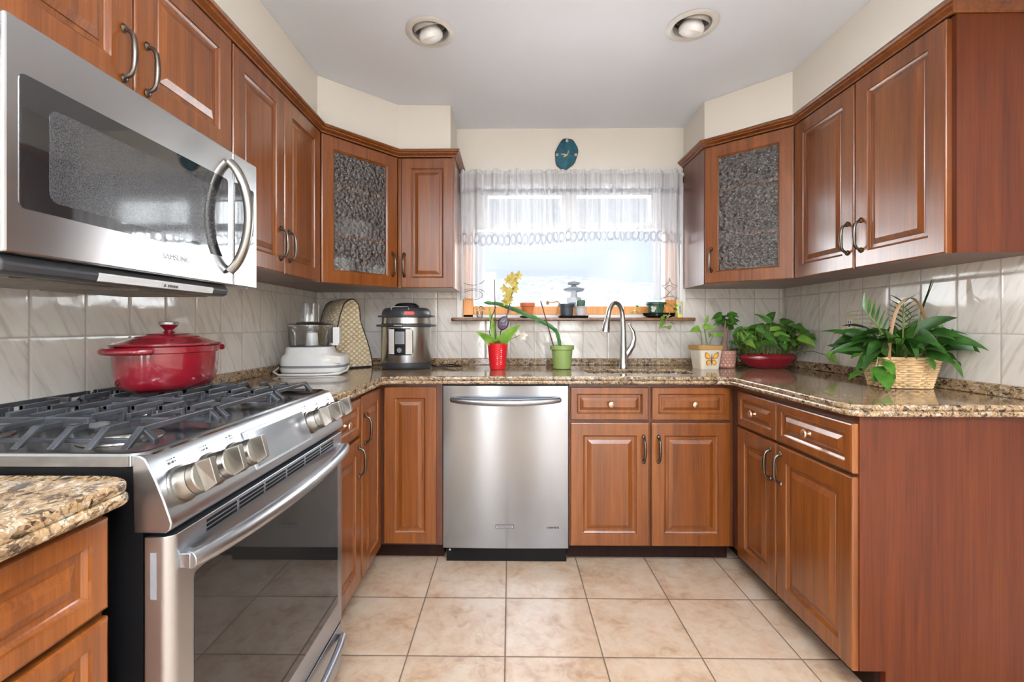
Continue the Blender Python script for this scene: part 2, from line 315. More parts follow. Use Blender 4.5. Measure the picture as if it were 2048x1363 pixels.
# ------------------------------------------------------------------ mesh helpers
class MB:
    def __init__(s): s.bm = bmesh.new(); s.uv = None
    def face(s, vs):
        try: return s.bm.faces.new(vs)
        except ValueError: return None
    def box(s, x0, x1, y0, y1, z0, z1):
        v = [s.bm.verts.new(p) for p in ((x0, y0, z0), (x1, y0, z0), (x1, y1, z0), (x0, y1, z0), (x0, y0, z1), (x1, y0, z1), (x1, y1, z1), (x0, y1, z1))]
        for f in ((3, 2, 1, 0), (4, 5, 6, 7), (0, 1, 5, 4), (1, 2, 6, 5), (2, 3, 7, 6), (3, 0, 4, 7)): s.face([v[i] for i in f])
        return s
    def loft(s, loops, cap0=True, cap1=True, close=True):
        R = [[s.bm.verts.new(p) for p in L] for L in loops]
        n = len(R[0])
        for a, b in zip(R, R[1:]):
            for i in range(n if close else n - 1):
                j = (i + 1) % n; s.face((a[i], a[j], b[j], b[i]))
        if cap0: s.face(list(reversed(R[0])))
        if cap1: s.face(R[-1])
        return R
    def prism(s, poly, z0, z1):
        area2 = sum(a[0] * b[1] - b[0] * a[1] for a, b in zip(poly, poly[1:] + poly[:1]))
        if area2 < 0: poly = poly[::-1]
        s.loft([[(x, y, z0) for x, y in poly], [(x, y, z1) for x, y in poly]]); return s
    def extrude_x(s, poly, x0, x1):
        s.loft([[(x0, y, z) for y, z in poly], [(x1, y, z) for y, z in poly]]); return s
    def lathe(s, prof, c=(0, 0, 0), seg=32, sx=1.0, sy=1.0, M=None, cap=True):
        loops = []
        for r, z in prof:
            L = []
            for k in range(seg):
                a = 2 * PI * k / seg; p = Vector((r * math.cos(a) * sx, r * math.sin(a) * sy, z))
                p = (M @ p) if M else p + Vector(c)
                L.append(p)
            loops.append(L)
        s.loft(loops, cap, cap); return s
    def cyl(s, p0, p1, r0, r1=None, seg=16):
        return s.tube([p0, p1], [r0, r0 if r1 is None else r1], seg)
    def tube(s, pts, r, seg=8, flat=1.0, up=None):
        pts = [Vector(p) for p in pts]; n = len(pts)
        if not hasattr(r, '__len__'): r = [r] * n
        loops = []; u = None
        for i, p in enumerate(pts):
            t = (pts[min(i + 1, n - 1)] - pts[max(i - 1, 0)]).normalized()
            if u is None:
                ref = Vector(up) if up else (Vector((0, 0, 1)) if abs(t.z) < 0.9 else Vector((1, 0, 0)))
                u = (ref - t * ref.dot(t)).normalized()
            else:
                u = (u - t * u.dot(t)).normalized()
            w = t.cross(u)
            loops.append([p + (u * math.cos(2 * PI * k / seg) + w * (math.sin(2 * PI * k / seg) * flat)) * r[i] for k in range(seg)])
        s.loft(loops); return s
    def ellipsoid(s, c, rx, ry, rz, seg=20, rings=10):
        return s.lathe([(max(1e-4, math.sin(PI * i / rings)), -math.cos(PI * i / rings)) for i in range(rings + 1)], seg=seg,
                       M=Matrix.Translation(c) @ Matrix.Diagonal((rx, ry, rz, 1)))
    def leaf(s, base, dirv, L, Wd, droop=0.4, fold=0.25, n=7, up=(0, 0, 1), tip=0.55, stalk=0.0):
        """a pointed blade: grows from base along dirv and droops; a folded midrib"""
        p = Vector(base); d = Vector(dirv).normalized(); rows = []
        side = d.cross(Vector(up)); side = side.normalized() if side.length > 1e-3 else Vector((1, 0, 0))
        for i in range(n + 1):
            t = i / n
            w = Wd * 0.5 * (math.sin(PI * min(1, t ** tip)) ** 0.8 if 0 < t < 1 else 0.02)
            nrm = side.cross(d).normalized()
            rows.append([p - side * w + nrm * (w * fold), p.copy(), p + side * w + nrm * (w * fold)])
            d = (d + Vector((0, 0, -droop / n))).normalized(); p = p + d * (L / n)
        for a, b in zip(rows, rows[1:]):
            A = [s.bm.verts.new(q) for q in a]; B = [s.bm.verts.new(q) for q in b]
            for k in range(2): s.face((A[k], A[k + 1], B[k + 1], B[k]))
        return s
    def xf(s, M):
        s.bm.transform(M); return s
    def keep(s, t, x1=9, y1=9, z0=-9, x0=-9):
        """bend anything that would poke through the wall, the splash-back or the worktop back inside"""
        M = Matrix.Translation(t.location) @ t.rotation_euler.to_matrix().to_4x4(); I = M.inverted()
        for v in s.bm.verts:
            w = M @ v.co
            if w.x > x1: w.x = x1 - 0.15 * (w.x - x1) * 0.1
            if w.y > y1: w.y = y1 - 0.15 * (w.y - y1) * 0.1
            if w.x < x0: w.x = x0 + 0.05 * (x0 - w.x)
            if w.z < z0: w.z = z0 + 0.001
            v.co = I @ w
        return s
    def done(s, name, mat, parent=None, smooth=38, bevel=0.0, seg=2, loc=None, rotz=0.0, solid=0.0):
        bmesh.ops.remove_doubles(s.bm, verts=s.bm.verts, dist=1e-6)
        bmesh.ops.recalc_face_normals(s.bm, faces=s.bm.faces)
        if mat in ('steel', 'steel_bright'):                       # grain direction for the brushed finish
            uvl = s.bm.loops.layers.uv.new('UVMap')
            for f in s.bm.faces:
                for l in f.loops: l[uvl].uv = (l.vert.co.x + 0.3 * l.vert.co.y, l.vert.co.z + 0.2 * l.vert.co.y)
        me = bpy.data.meshes.new(name); s.bm.to_mesh(me); s.bm.free()
        if smooth:
            me.shade_smooth(); me.set_sharp_from_angle(angle=math.radians(smooth))
        return link(name, me, mat, parent, bevel, seg, loc, rotz, solid)

def link(name, me, mat, parent=None, bevel=0.0, seg=2, loc=None, rotz=0.0, solid=0.0):
    if mat is not None: me.materials.append(MAT[mat])
    o = bpy.data.objects.new(name, me); COL.objects.link(o)
    if parent: o.parent = parent
    if loc: o.location = loc
    if rotz: o.rotation_euler = (0, 0, rotz)
    if solid:
        m = o.modifiers.new('solid', 'SOLIDIFY'); m.thickness = solid; m.offset = 0
    if bevel:
        m = o.modifiers.new('bevel', 'BEVEL'); m.width = bevel; m.segments = seg; m.limit_method = 'ANGLE'; m.angle_limit = math.radians(40)
        m.harden_normals = False
    return o

def thing(name, label, cat, loc=(0, 0, 0), rotz=0.0, group=None):
    o = bpy.data.objects.new(name, None); COL.objects.link(o); o.empty_display_size = 0.05
    o.location = loc; o.rotation_euler = (0, 0, rotz); o['label'] = label; o['category'] = cat
    if group: o['group'] = group
    return o
def tag(o, label, cat, group=None):
    o['label'] = label; o['category'] = cat
    if group: o['group'] = group
    return o
def struct(o): o['kind'] = 'structure'; return o
def dup(root, loc, label=None, rotz=None):
    r = root.copy(); COL.objects.link(r); r.location = loc
    if label: r['label'] = label
    if rotz is not None: r.rotation_euler = (0, 0, rotz)
    def kids(src, dst):
        for ch in list(src.children):
            c = ch.copy(); COL.objects.link(c); c.parent = dst; kids(ch, c)
    kids(root, r); return r

def rrect(x0, x1, y0, y1, r, n=5):
    P = []
    for cx_, cy_, a0 in ((x1 - r, y0 + r, -90), (x1 - r, y1 - r, 0), (x0 + r, y1 - r, 90), (x0 + r, y0 + r, 180)):
        for k in range(n + 1):
            a = math.radians(a0 + 90 * k / n); P.append((cx_ + r * math.cos(a), cy_ + r * math.sin(a)))
    return P
def round_poly(P, R, n=5):
    """round each corner of polygon P by its radius in R"""
    out = []; N = len(P)
    for i, (p, r) in enumerate(zip(P, R)):
        p = Vector(p); a = Vector(P[i - 1]) - p; b = Vector(P[(i + 1) % N]) - p
        if r <= 0: out.append(tuple(p)); continue
        p0 = p + a.normalized() * r; p1 = p + b.normalized() * r
        for k in range(n + 1):
            t = k / n; q = p0 * (1 - t) ** 2 + p * (2 * t * (1 - t)) + p1 * t * t; out.append(tuple(q))
    return out
def slab_mesh(loops, z0, z1, bevel, res=3):
    """flat outline (first loop) with holes, extruded and with rolled edges"""
    cu = bpy.data.curves.new('outline', 'CURVE'); cu.dimensions = '2D'; cu.fill_mode = 'BOTH'
    cu.extrude = (z1 - z0) / 2 - bevel; cu.bevel_depth = bevel; cu.bevel_resolution = res; cu.offset = -bevel
    for L in loops:
        sp = cu.splines.new('POLY'); sp.points.add(len(L) - 1); sp.use_cyclic_u = True
        for q, p in zip(sp.points, L): q.co = (p[0], p[1], 0, 1)
    o = bpy.data.objects.new('outline', cu); COL.objects.link(o)
    dg = bpy.context.evaluated_depsgraph_get(); me = bpy.data.meshes.new_from_object(o.evaluated_get(dg))
    bpy.data.objects.remove(o); bpy.data.curves.remove(cu)
    me.materials.clear(); me.transform(Matrix.Translation((0, 0, (z0 + z1) / 2)))
    me.shade_smooth(); me.set_sharp_from_angle(angle=math.radians(40))
    return me
def merge(meshes, name):
    b = bmesh.new()
    for m in meshes: b.from_mesh(m); bpy.data.meshes.remove(m)
    me = bpy.data.meshes.new(name); b.to_mesh(me); b.free()
    me.shade_smooth(); me.set_sharp_from_angle(angle=math.radians(40)); return me
def text(name, s, size, mat, parent, loc, rot=(PI / 2, 0, 0), ext=0.0004):
    cu = bpy.data.curves.new(name, 'FONT'); cu.body = s; cu.size = size; cu.extrude = ext; cu.align_x = 'CENTER'; cu.align_y = 'CENTER'
    tmp = bpy.data.objects.new(name, cu); COL.objects.link(tmp)
    me = bpy.data.meshes.new_from_object(tmp.evaluated_get(bpy.context.evaluated_depsgraph_get())); bpy.data.objects.remove(tmp); bpy.data.curves.remove(cu)
    me.materials.clear(); me.name = name; o = link(name, me, mat, parent); o.location = loc; o.rotation_euler = rot
    return o

# ------------------------------------------------------------------ the room
XL, XR, YB, YR, ZC = -1.204, 1.675, 2.813, -4.0, 2.36
struct(MB().box(XL - 0.1, XR + 0.1, YR - 0.1, YB + 0.16, -0.05, 0).done('floor', 'floor_tile', smooth=0))
LIGHTS = [(-0.33, 1.885), (0.74, 1.857)]
circ = lambda c, r, n=40: [(c[0] + r * math.cos(2 * PI * k / n), c[1] + r * math.sin(2 * PI * k / n)) for k in range(n)]
me = slab_mesh([[(XL - 0.1, YR - 0.1), (XR + 0.1, YR - 0.1), (XR + 0.1, YB + 0.16), (XL - 0.1, YB + 0.16)]] + [circ(c, 0.083) for c in LIGHTS], ZC, ZC + 0.02, 0.0)
struct(link('ceiling', me, 'ceiling_paint'))
struct(MB().box(XL - 0.1, XL, YR, YB, 0, ZC).done('wall_left', 'wall_paint', smooth=0))
struct(MB().box(XR, XR + 0.1, YR, YB, 0, ZC).done('wall_right', 'wall_paint', smooth=0))
struct(MB().box(XL - 0.1, XR + 0.1, YR - 0.1, YR, 0, ZC).done('wall_rear', 'rear_paint', smooth=0))
WX0, WX1, WZ0, WZ1 = -0.298, 1.048, 1.196, 1.99
w = MB()
w.box(XL - 0.1, WX0, YB, YB + 0.16, 0, ZC); w.box(WX1, XR + 0.1, YB, YB + 0.16, 0, ZC)
w.box(WX0, WX1, YB, YB + 0.16, 0, WZ0); w.box(WX0, WX1, YB, YB + 0.16, WZ1, ZC)
struct(w.done('wall_back', 'wall_paint', smooth=0))
# tiled backsplash, 5 mm proud of the plaster
TT = 0.005
w = MB(); w.box(XL + TT, WX0 - 0.03, YB - TT, YB - 0.0005, 0.9, 1.40); w.box(WX1 + 0.03, XR - TT, YB - TT, YB - 0.0005, 0.9, 1.40); w.box(WX0 - 0.03, WX1 + 0.03, YB - TT, YB - 0.0005, 0.9, 1.172)
struct(w.done('wall_back_tile', 'tile_back', smooth=0))
struct(MB().box(XL + 0.0005, XL + TT, 0.2, YB - 0.0005, 0.86, 1.42).done('wall_left_tile', 'tile_left', smooth=0))
struct(MB().box(XR - TT, XR - 0.0005, 0.2, YB - 0.0005, 0.86, 1.42).done('wall_right_tile', 'tile_right', smooth=0))
# boxed-in soffits over the wall cabinets
ZU_L, ZT_L, ZU_R, ZT_R = 1.350, 2.068, 1.370, 2.112
struct(MB().prism([(XL + 0.001, 0.2), (-0.936, 0.2), (-0.936, 2.2), (-0.614, 2.5), (-0.329, 2.51), (-0.329, YB - 0.001), (XL + 0.001, YB - 0.001)], ZT_L + 0.0405, ZC - 0.001).done('wall_soffit_left', 'wall_paint', smooth=0))
struct(MB().prism([(1.068, YB - 0.001), (1.057, 2.485), (1.352, 2.193), (1.345, 0.4), (XR - 0.001, 0.4), (XR - 0.001, YB - 0.001)], ZT_R + 0.0405, ZC - 0.001).done('wall_soffit_right', 'wall_paint', smooth=0))

# window over the sink
win = struct(bpy.data.objects.new('window_1', None)); COL.objects.link(win); win.location = (0.375, YB, WZ0)
ox, oz = 0.375, WZ0
b = MB(); b.box(WX0 - ox, WX0 - ox + 0.066, 0.08, 0.15, 0.0, 0.56); b.box(WX1 - ox - 0.066, WX1 - ox, 0.08, 0.15, 0.0, 0.56); b.box(WX0 - ox + 0.066, WX1 - ox - 0.066, 0.085, 0.15, 0.018, 0.07)
b.done('window_frame', 'oak', win, bevel=0.003)
b = MB(); b.box(WX0 - ox, WX1 - ox, 0.085, 0.15, 0.56, 0.60); b.box(WX0 - ox, WX1 - ox, 0.085, 0.15, 0.775, 0.793)
for x0, x1 in ((WX0 - ox, -0.515), (-0.045, 0.05), (0.52, WX1 - ox)): b.box(x0, x1, 0.085, 0.15, 0.60, 0.775)
b.box(-0.02, 0.02, 0.09, 0.145, 0.47, 0.56); b.box(WX0 - ox, WX1 - ox, 0.08, 0.15, 0.0, 0.018)
b.done('window_frame', 'white_paint', win, bevel=0.002)
MB().box(WX0 - ox + 0.066, WX1 - ox - 0.066, 0.115, 0.119, 0.07, 0.56).done('window_pane', 'window_glass', win, smooth=0)
MB().box(WX0 - ox, WX1 - ox, 0.125, 0.129, 0.56, 0.79).done('window_pane', 'window_glass', win, smooth=0)
b = MB(); b.box(WX0 - ox - 0.03, WX0 - ox, -0.012, 0.08, -0.004, WZ1 - oz + 0.03); b.box(WX1 - ox, WX1 - ox + 0.03, -0.012, 0.08, -0.004, WZ1 - oz + 0.03); b.box(WX0 - ox, WX1 - ox, -0.012, 0.08, WZ1 - oz, WZ1 - oz + 0.03)
b.done('window_casing', 'white_paint', win, bevel=0.003)
me = slab_mesh([round_poly([(-0.733, -0.070), (0.745, -0.070), (0.745, -0.008), (0.70, -0.008), (0.70, 0.08), (-0.70, 0.08), (-0.70, -0.008), (-0.733, -0.008)], [0.02, 0.02, 0, 0, 0, 0, 0, 0])], -0.024, -0.004, 0.006)
link('window_sill', me, 'sill_wood', win)
# outdoors: pale garden bank beyond the glass
struct(MB().box(-14, 14, YB + 0.4, 22, -0.35, -0.3).done('ground', 'snow_stone', smooth=0))
b = MB(); rows = []
for j in range(9):
    t = j / 8; L = []
    for i in range(49):
        x = -6 + 12.5 * i / 48
        top = 1.80 + 0.16 * noise.noise((x * 0.6, 3, 0)) + 0.10 * noise.noise((x * 2.1, 7, 0)) + 0.10 * math.exp(-((x - 0.4) / 1.2) ** 2)
        L.append((x, 5.4 + 1.6 * t * t + 0.25 * noise.noise((x * 1.1, t * 4, 5)), -0.3 + (top + 0.3) * math.sin(t * PI / 2)))
    rows.append(L)
b.loft(rows, False, False, close=False)
tag(b.done('garden_bank', 'bank_stone'), 'pale overexposed rocky garden bank seen through the window', 'garden bank')
b = MB(); b.lathe([(r * 0.62, z * 0.62) for r, z in [(0.10, -2.75), (0.09, -0.02), (0.12, 0.0), (0.13, 0.08), (0.06, 0.10), (0.05, 0.18), (0.16, 0.2), (0.19, 0.24), (0.05, 0.28), (0.04, 0.31), (0.10, 0.32), (0.11, 0.35), (0.01, 0.38)]], seg=20)
tag(b.done('stone_lantern', 'garden_grey', loc=(0.70, 5.0, 1.40)), 'grey stacked stone ornament on a pillar in the garden outside the window', 'garden ornament')

# ------------------------------------------------------------------ cabinet parts (local frame: x along the run, front faces -y, z up)
def door_mesh(wd_, ht, fr=0.060, k=1.0, t=0.02):
    b = MB(); loops = []
    def L(i, y): loops.append([(i, y, i), (wd_ - i, y, i), (wd_ - i, y, ht - i), (i, y, ht - i)])
    L(0.0, 0.0); L(0.0, -t + 0.0045); L(0.0015, -t + 0.0016); L(0.005, -t)
    L(fr, -t); L(fr + 0.0015 * k, -t + 0.0045); L(fr + 0.007 * k, -t + 0.0078); L(fr + 0.0095 * k, -t + 0.0098)
    L(fr + 0.021 * k, -t + 0.0098); L(fr + 0.0225 * k, -t + 0.0075); L(fr + 0.038 * k, -t + 0.0012); L(fr + 0.040 * k, -t + 0.0004)
    b.loft(loops); return b
def add_door(parent, x, z, wd_, ht, fr=0.060, k=1.0, name='door', mat='cherry'):
    return door_mesh(wd_, ht, fr, k).done(name, mat, parent, smooth=0, loc=(x, 0, z))
def glass_door(parent, x, z, wd_, ht, fr=0.068, y=0.0):
    b = MB(); t = 0.02
    O = lambda i, yy: [(i, yy, i), (wd_ - i, yy, i), (wd_ - i, yy, ht - i), (i, yy, ht - i)]
    loops = [O(fr, 0), O(0, 0), O(0, -t + 0.0045), O(0.0015, -t + 0.0016), O(0.005, -t), O(fr - 0.008, -t), O(fr - 0.005, -t + 0.004), O(fr, -t + 0.008), O(fr, 0)]
    b.loft(loops, False, False)
    d = b.done('door', 'cherry', parent, smooth=0, loc=(x, y, z))
    MB().box(fr - 0.001, wd_ - fr + 0.001, -0.009, -0.005, fr - 0.001, ht - fr + 0.001).done('glass_pane', 'textured_glass', d, smooth=0)
    return d

def handle_mesh():
    h = 0.055; b = MB()
    pts = [(0, 0, -h), (0, -0.010, -h + 0.001), (0, -0.019, -h + 0.006), (0, -0.025, -h + 0.016), (0, -0.0275, -h + 0.032), (0, -0.0285, 0)]
    r = [0.0045, 0.0042, 0.0042, 0.0045, 0.0050, 0.0056]
    P = pts + [(p[0], p[1], -p[2]) for p in pts[-2::-1]]; R = r + r[-2::-1]
    b.tube(P, [x * 1.25 for x in R], 10)
    for s in (-1, 1):
        b.tube([(0, -0.0005, s * (h - 0.007)), (0, -0.003, s * (h - 0.002)), (0, -0.0045, s * (h + 0.004)), (0, -0.003, s * (h + 0.010)), (0, -0.0005, s * (h + 0.014))], [0.003, 0.0082, 0.0098, 0.007, 0.002], 10, 0.5, up=(1, 0, 0))
        b.ellipsoid((0, -0.0065, s * (h + 0.003)), 0.0045, 0.003, 0.0045, 10, 6)
    me_ = b.done('handle_proto', 'bronze'); m = me_.data; bpy.data.objects.remove(me_); return m
HANDLE = handle_mesh()
def add_handle(door, x, z):
    o = bpy.data.objects.new('handle', HANDLE); COL.objects.link(o); o.parent = door; o.location = (x, -0.02, z); return o
def knob_mesh():
    b = MB(); M = Matrix.Rotation(PI / 2, 4, 'X')
    b.lathe([(0.0085, 0.0), (0.007, 0.003), (0.0048, 0.006), (0.0048, 0.013), (0.010, 0.0165), (0.0145, 0.0185), (0.0155, 0.0215), (0.013, 0.0255), (0.007, 0.0275), (0.0005, 0.028)], seg=20, M=M)
    o = b.done('knob_proto', 'copper'); m = o.data; bpy.data.objects.remove(o); return m
KNOB = knob_mesh()
def add_knob(drawer, x, z):
    o = bpy.data.objects.new('knob', KNOB); COL.objects.link(o); o.parent = drawer; o.location = (x, -0.0195, z); return o
def drawer(parent, x, z, wd_, ht, kx=None, k=0.8, fr=0.030):
    d = add_door(parent, x, z, wd_, ht, fr, k, 'drawer'); add_knob(d, wd_ / 2 if kx is None else kx, ht / 2); return d

LROT, RROT = PI / 2, -PI / 2      # left run faces +X, right run faces -X
ZD0, ZD1, ZR0, ZR1 = 0.088, 0.680, 0.694, 0.848   # door and drawer heights of the base units
CT0, CT1 = 0.866, 0.903
BODY_T = CT0 - 0.001

# near-left drawer base (left of the range)
t = thing('drawer_base_cabinet', 'cherry drawer base in front of the range under the short granite counter', 'cabinet', (-0.635, 0.10, 0), LROT)
MB().box(0, 0.60, 0.0, 0.565, 0.085, BODY_T).done('body', 'cherry_edge', t, smooth=0)
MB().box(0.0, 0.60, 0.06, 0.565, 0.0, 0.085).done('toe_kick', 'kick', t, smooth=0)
drawer(t, 0.09, 0.708, 0.502, 0.140); drawer(t, 0.09, 0.41, 0.502, 0.286); drawer(t, 0.09, 0.10, 0.502, 0.298)

# base between range and corner
t = thing('base_cabinet', 'narrow cherry base cabinet with drawer and door between range and corner', 'cabinet', (-0.635, 1.488, 0), LROT)
MB().box(0, 0.392, 0.0, 0.565, 0.085, BODY_T).done('body', 'cherry_edge', t, smooth=0)
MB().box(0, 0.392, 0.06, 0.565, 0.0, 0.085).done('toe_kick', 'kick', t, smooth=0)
drawer(t, 0.010, ZR0, 0.374, 0.150); d = add_door(t, 0.010, ZD0, 0.374, ZD1 - ZD0); add_handle(d, 0.345, 0.50)

# L-shaped corner unit with a folding pair of doors
t = thing('corner_base_cabinet', 'cherry corner base cabinet with tall folding door pair left of dishwasher', 'cabinet', (-0.635, 2.195, 0))
MB().prism([(-0.565, -0.313), (0, -0.313), (0, 0), (0.309, 0), (0.309, 0.60), (-0.565, 0.60)], 0.085, BODY_T).done('body', 'cherry_edge', t, smooth=0)
MB().prism([(-0.565, -0.313), (-0.06, -0.313), (-0.06, 0.06), (0.309, 0.06), (0.309, 0.60), (-0.565, 0.60)], 0, 0.085).done('toe_kick', 'kick', t, smooth=0)
d = door_mesh(0.276, 0.760, 0.052, 0.9).done('door', 'cherry', t, smooth=0, loc=(0, -0.304, ZD0), rotz=LROT); add_handle(d, 0.03, 0.615)
door_mesh(0.252, 0.752, 0.052, 0.9).done('door', 'cherry', t, smooth=0, loc=(0.029, 0, 0.097))

# sink base
t = thing('sink_base_cabinet', 'cherry sink base cabinet with two drawer fronts and two doors under the sink', 'cabinet', (0.283, 2.195, 0))
MB().box(0, 0.785, 0.0, 0.60, 0.085, 0.70).box(0, 0.785, 0, 0.03, 0.70, BODY_T).done('body', 'cherry_edge', t, smooth=0)
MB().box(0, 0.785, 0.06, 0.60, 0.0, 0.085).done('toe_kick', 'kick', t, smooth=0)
drawer(t, 0.006, 0.692, 0.372, 0.156, 0.190); drawer(t, 0.394, 0.692, 0.372, 0.156, 0.198)
d = add_door(t, 0.006, 0.092, 0.375, 0.588); add_handle(d, 0.347, 0.463)
d = add_door(t, 0.392, 0.092, 0.375, 0.588); add_handle(d, 0.032, 0.463)

# right run base with end panel
t = thing('base_cabinet', 'long cherry base cabinet on the right with plain wood end panel', 'cabinet', (1.07, YB - 0.002, 0), RROT)
yy = lambda Y: YB - 0.002 - Y
MB().box(0, yy(1.425), 0.0, 0.60, 0.085, BODY_T).done('body', 'cherry_edge', t, smooth=0)
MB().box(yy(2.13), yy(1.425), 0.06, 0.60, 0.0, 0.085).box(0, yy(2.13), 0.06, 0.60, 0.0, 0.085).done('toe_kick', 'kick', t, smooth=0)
P = [(0, 0.085), (0, BODY_T), (0.60, BODY_T), (0.60, 0.0), (0.078, 0.0), (0.078, 0.085)]
MB().extrude_x(P, yy(1.425), yy(1.405)).done('side_panel', 'cherry_panel', t, smooth=0)
drawer(t, yy(2.115), 0.688, 0.302, 0.152); drawer(t, yy(1.806), 0.688, 0.396, 0.152)
d = add_door(t, yy(2.115), 0.082, 0.302, 0.594); add_handle(d, 0.270, 0.505)
d = add_door(t, yy(1.806), 0.082, 0.396, 0.594); add_handle(d, 0.030, 0.505)

# ------------------------------------------------------------------ wall cabinets
HU = ZT_L - ZU_L
t = thing('wall_cabinet', 'short two-door cherry wall cabinet above the microwave', 'cabinet', (-0.92, 0.62, 1.675), LROT)
MB().box(0, 0.846, 0.0, 0.28, 0, ZT_L - 1.675).done('body', 'cherry_edge', t, smooth=0)
h = ZT_L - 1.69 - 0.004
d = add_door(t, 0.085, 0.015, 0.372, h); add_handle(d, 0.343, 0.085)
d = add_door(t, 0.463, 0.015, 0.380, h); add_handle(d, 0.033, 0.085)

t = thing('wall_cabinet', 'tall two-door cherry wall cabinet to the right of the microwave', 'cabinet', (-0.92, 1.468, ZU_L), LROT)
MB().box(0, 0.689, 0.0, 0.28, 0, HU).done('body', 'cherry_edge', t, smooth=0)
d = add_door(t, 0.005, 0.0, 0.334, HU - 0.006); add_handle(d, 0.303, 0.115)
d = add_door(t, 0.345, 0.0, 0.336, HU - 0.006); add_handle(d, 0.032, 0.115)

def corner_glass_cabinet(label, poly, A, B, z0, z1, hside, origin):
    """diagonal corner unit: poly = plan outline in world coords, front from A to B"""
    t = thing('corner_wall_cabinet', label, 'cabinet', (origin[0], origin[1], z0))
    Q = [(x - origin[0], y - origin[1]) for x, y in poly]; hgt = z1 - z0
    b = MB(); b.prism(Q, 0, 0.018); b.prism(Q, hgt - 0.018, hgt)
    n = len(Q)
    for i in range(n):
        p, q = Vector(Q[i]), Vector(Q[(i + 1) % n])
        if (Vector(poly[i]) - Vector(A)).length < 1e-4 and (Vector(poly[(i + 1) % n]) - Vector(B)).length < 1e-4: continue
        d = (q - p).normalized(); nn = Vector((-d.y, d.x)) * 0.012
        b.prism([tuple(p), tuple(q), tuple(q + nn), tuple(p + nn)], 0.018, hgt - 0.018)
    b.done('body', 'cherry_edge', t, smooth=0)
    d = Vector(B) - Vector(A); Lg = d.length; ang = math.atan2(d.y, d.x)
    M = Matrix.Translation((A[0] - origin[0], A[1] - origin[1], 0)) @ Matrix.Rotation(ang, 4, 'Z')
    for s0, s1 in ((0, 0.03), (Lg - 0.03, Lg)): MB().box(s0, s1, 0, 0.02, 0.018, hgt - 0.018).xf(M).done('stile', 'cherry_edge', t, smooth=0)
    S_ = [(x * 0.97 + sx, y * 0.97 + sy) for (x, y), (sx, sy) in zip(Q, [(0, 0)] * n)]
    c = Vector((sum(x for x, y in Q) / n, sum(y for x, y in Q) / n)); S_ = [tuple(c + (Vector(p) - c) * 0.94) for p in Q]
    for zz in (0.235, 0.48): MB().prism(S_, zz * hgt / 0.72, zz * hgt / 0.72 + 0.018).done('shelf', 'cherry', t, smooth=0)
    dr = glass_door(t, 0, 0, Lg - 0.024, hgt - 0.006)
    dr.matrix_local = M @ Matrix.Translation((0.012, 0, 0.0))
    add_handle(dr, (Lg - 0.024) - 0.034 if hside > 0 else 0.034, 0.125)
    return t
LA, LB = (-0.920, 2.160), (-0.622, 2.506)
corner_glass_cabinet('cherry corner wall cabinet with textured glass door and white dishes inside', [(XL + 0.006, 2.160), LA, LB, (-0.622, YB - 0.006), (XL + 0.006, YB - 0.006)], LA, LB, ZU_L, ZT_L, 1, (-0.95, 2.56))
RA, RB = (1.062, 2.506), (1.390, 2.216)
corner_glass_cabinet('cherry corner wall cabinet with textured glass door right of the window', [(1.062, YB - 0.006), RA, RB, (XR - 0.006, 2.216), (XR - 0.006, YB - 0.006)], RA, RB, ZU_R, ZT_R, -1, (1.42, 2.56))

t = thing('wall_cabinet', 'narrow single-door cherry wall cabinet left of the window', 'cabinet', (-0.620, 2.510, ZU_L))
MB().box(0, 0.315, 0.0, YB - 2.516, 0, HU).done('body', 'cherry', t, smooth=0)
d = add_door(t, 0.022, 0.0, 0.288, HU - 0.006, 0.055); add_handle(d, 0.018, 0.125)

HR = ZT_R - ZU_R
t = thing('wall_cabinet', 'two-door cherry wall cabinet on the right with plain wood end', 'cabinet', (1.390, 2.214, ZU_R), RROT)
MB().box(0, 0.764, 0.0, 0.278, 0, HR).done('body', 'cherry_edge', t, smooth=0)
MB().box(0.765, 0.782, 0.0, 0.279, 0, HR).done('side_panel', 'cherry_panel', t, smooth=0)
d = add_door(t, 0.006, 0.0, 0.376, HR - 0.006); add_handle(d, 0.345, 0.125)
d = add_door(t, 0.390, 0.0, 0.376, HR - 0.006); add_handle(d, 0.032, 0.125)

# crown mouldings: one stepped strip per side, mitred round the corners
def crown(name, label, path, z, loc0):
    prof = [(-0.004, 0.0), (0.004, 0.0), (0.004, 0.007), (0.014, 0.012), (0.019, 0.015), (0.019, 0.020), (0.027, 0.024), (0.030, 0.030), (0.028, 0.036), (0.020, 0.038), (-0.004, 0.038)]
    pts = [Vector(p) for p in path]; n = len(pts); offs = []
    for i in range(n):
        dirs = []
        if i > 0: dirs.append((pts[i] - pts[i - 1]).normalized())
        if i < n - 1: dirs.append((pts[i + 1] - pts[i]).normalized())
        ns = [Vector((d.y, -d.x)) for d in dirs]; m = sum(ns, Vector((0, 0))); m.normalize(); m = m / m.dot(ns[0]); offs.append(m)
    b = MB(); b.loft([[(p.x + o.x * u - loc0[0], p.y + o.y * u - loc0[1], v) for u, v in prof] for p, o in zip(pts, offs)])
    return tag(b.done(name, 'cherry', smooth=25, loc=(loc0[0], loc0[1], z)), label, 'moulding')
crown('crown_moulding', 'cherry crown moulding along the left wall cabinets', [(-0.905, 0.62), (-0.905, 2.162), (-0.612, 2.498), (-0.304, 2.498), (-0.304, YB - 0.002)], ZT_L + 0.001, (-0.9, 1.5))
crown('crown_moulding', 'cherry crown moulding along the right wall cabinets', [(1.060, YB - 0.002), (1.060, 2.498), (1.378, 2.214), (1.378, 1.432), (XR - 0.002, 1.432)], ZT_R + 0.001, (1.38, 1.6))

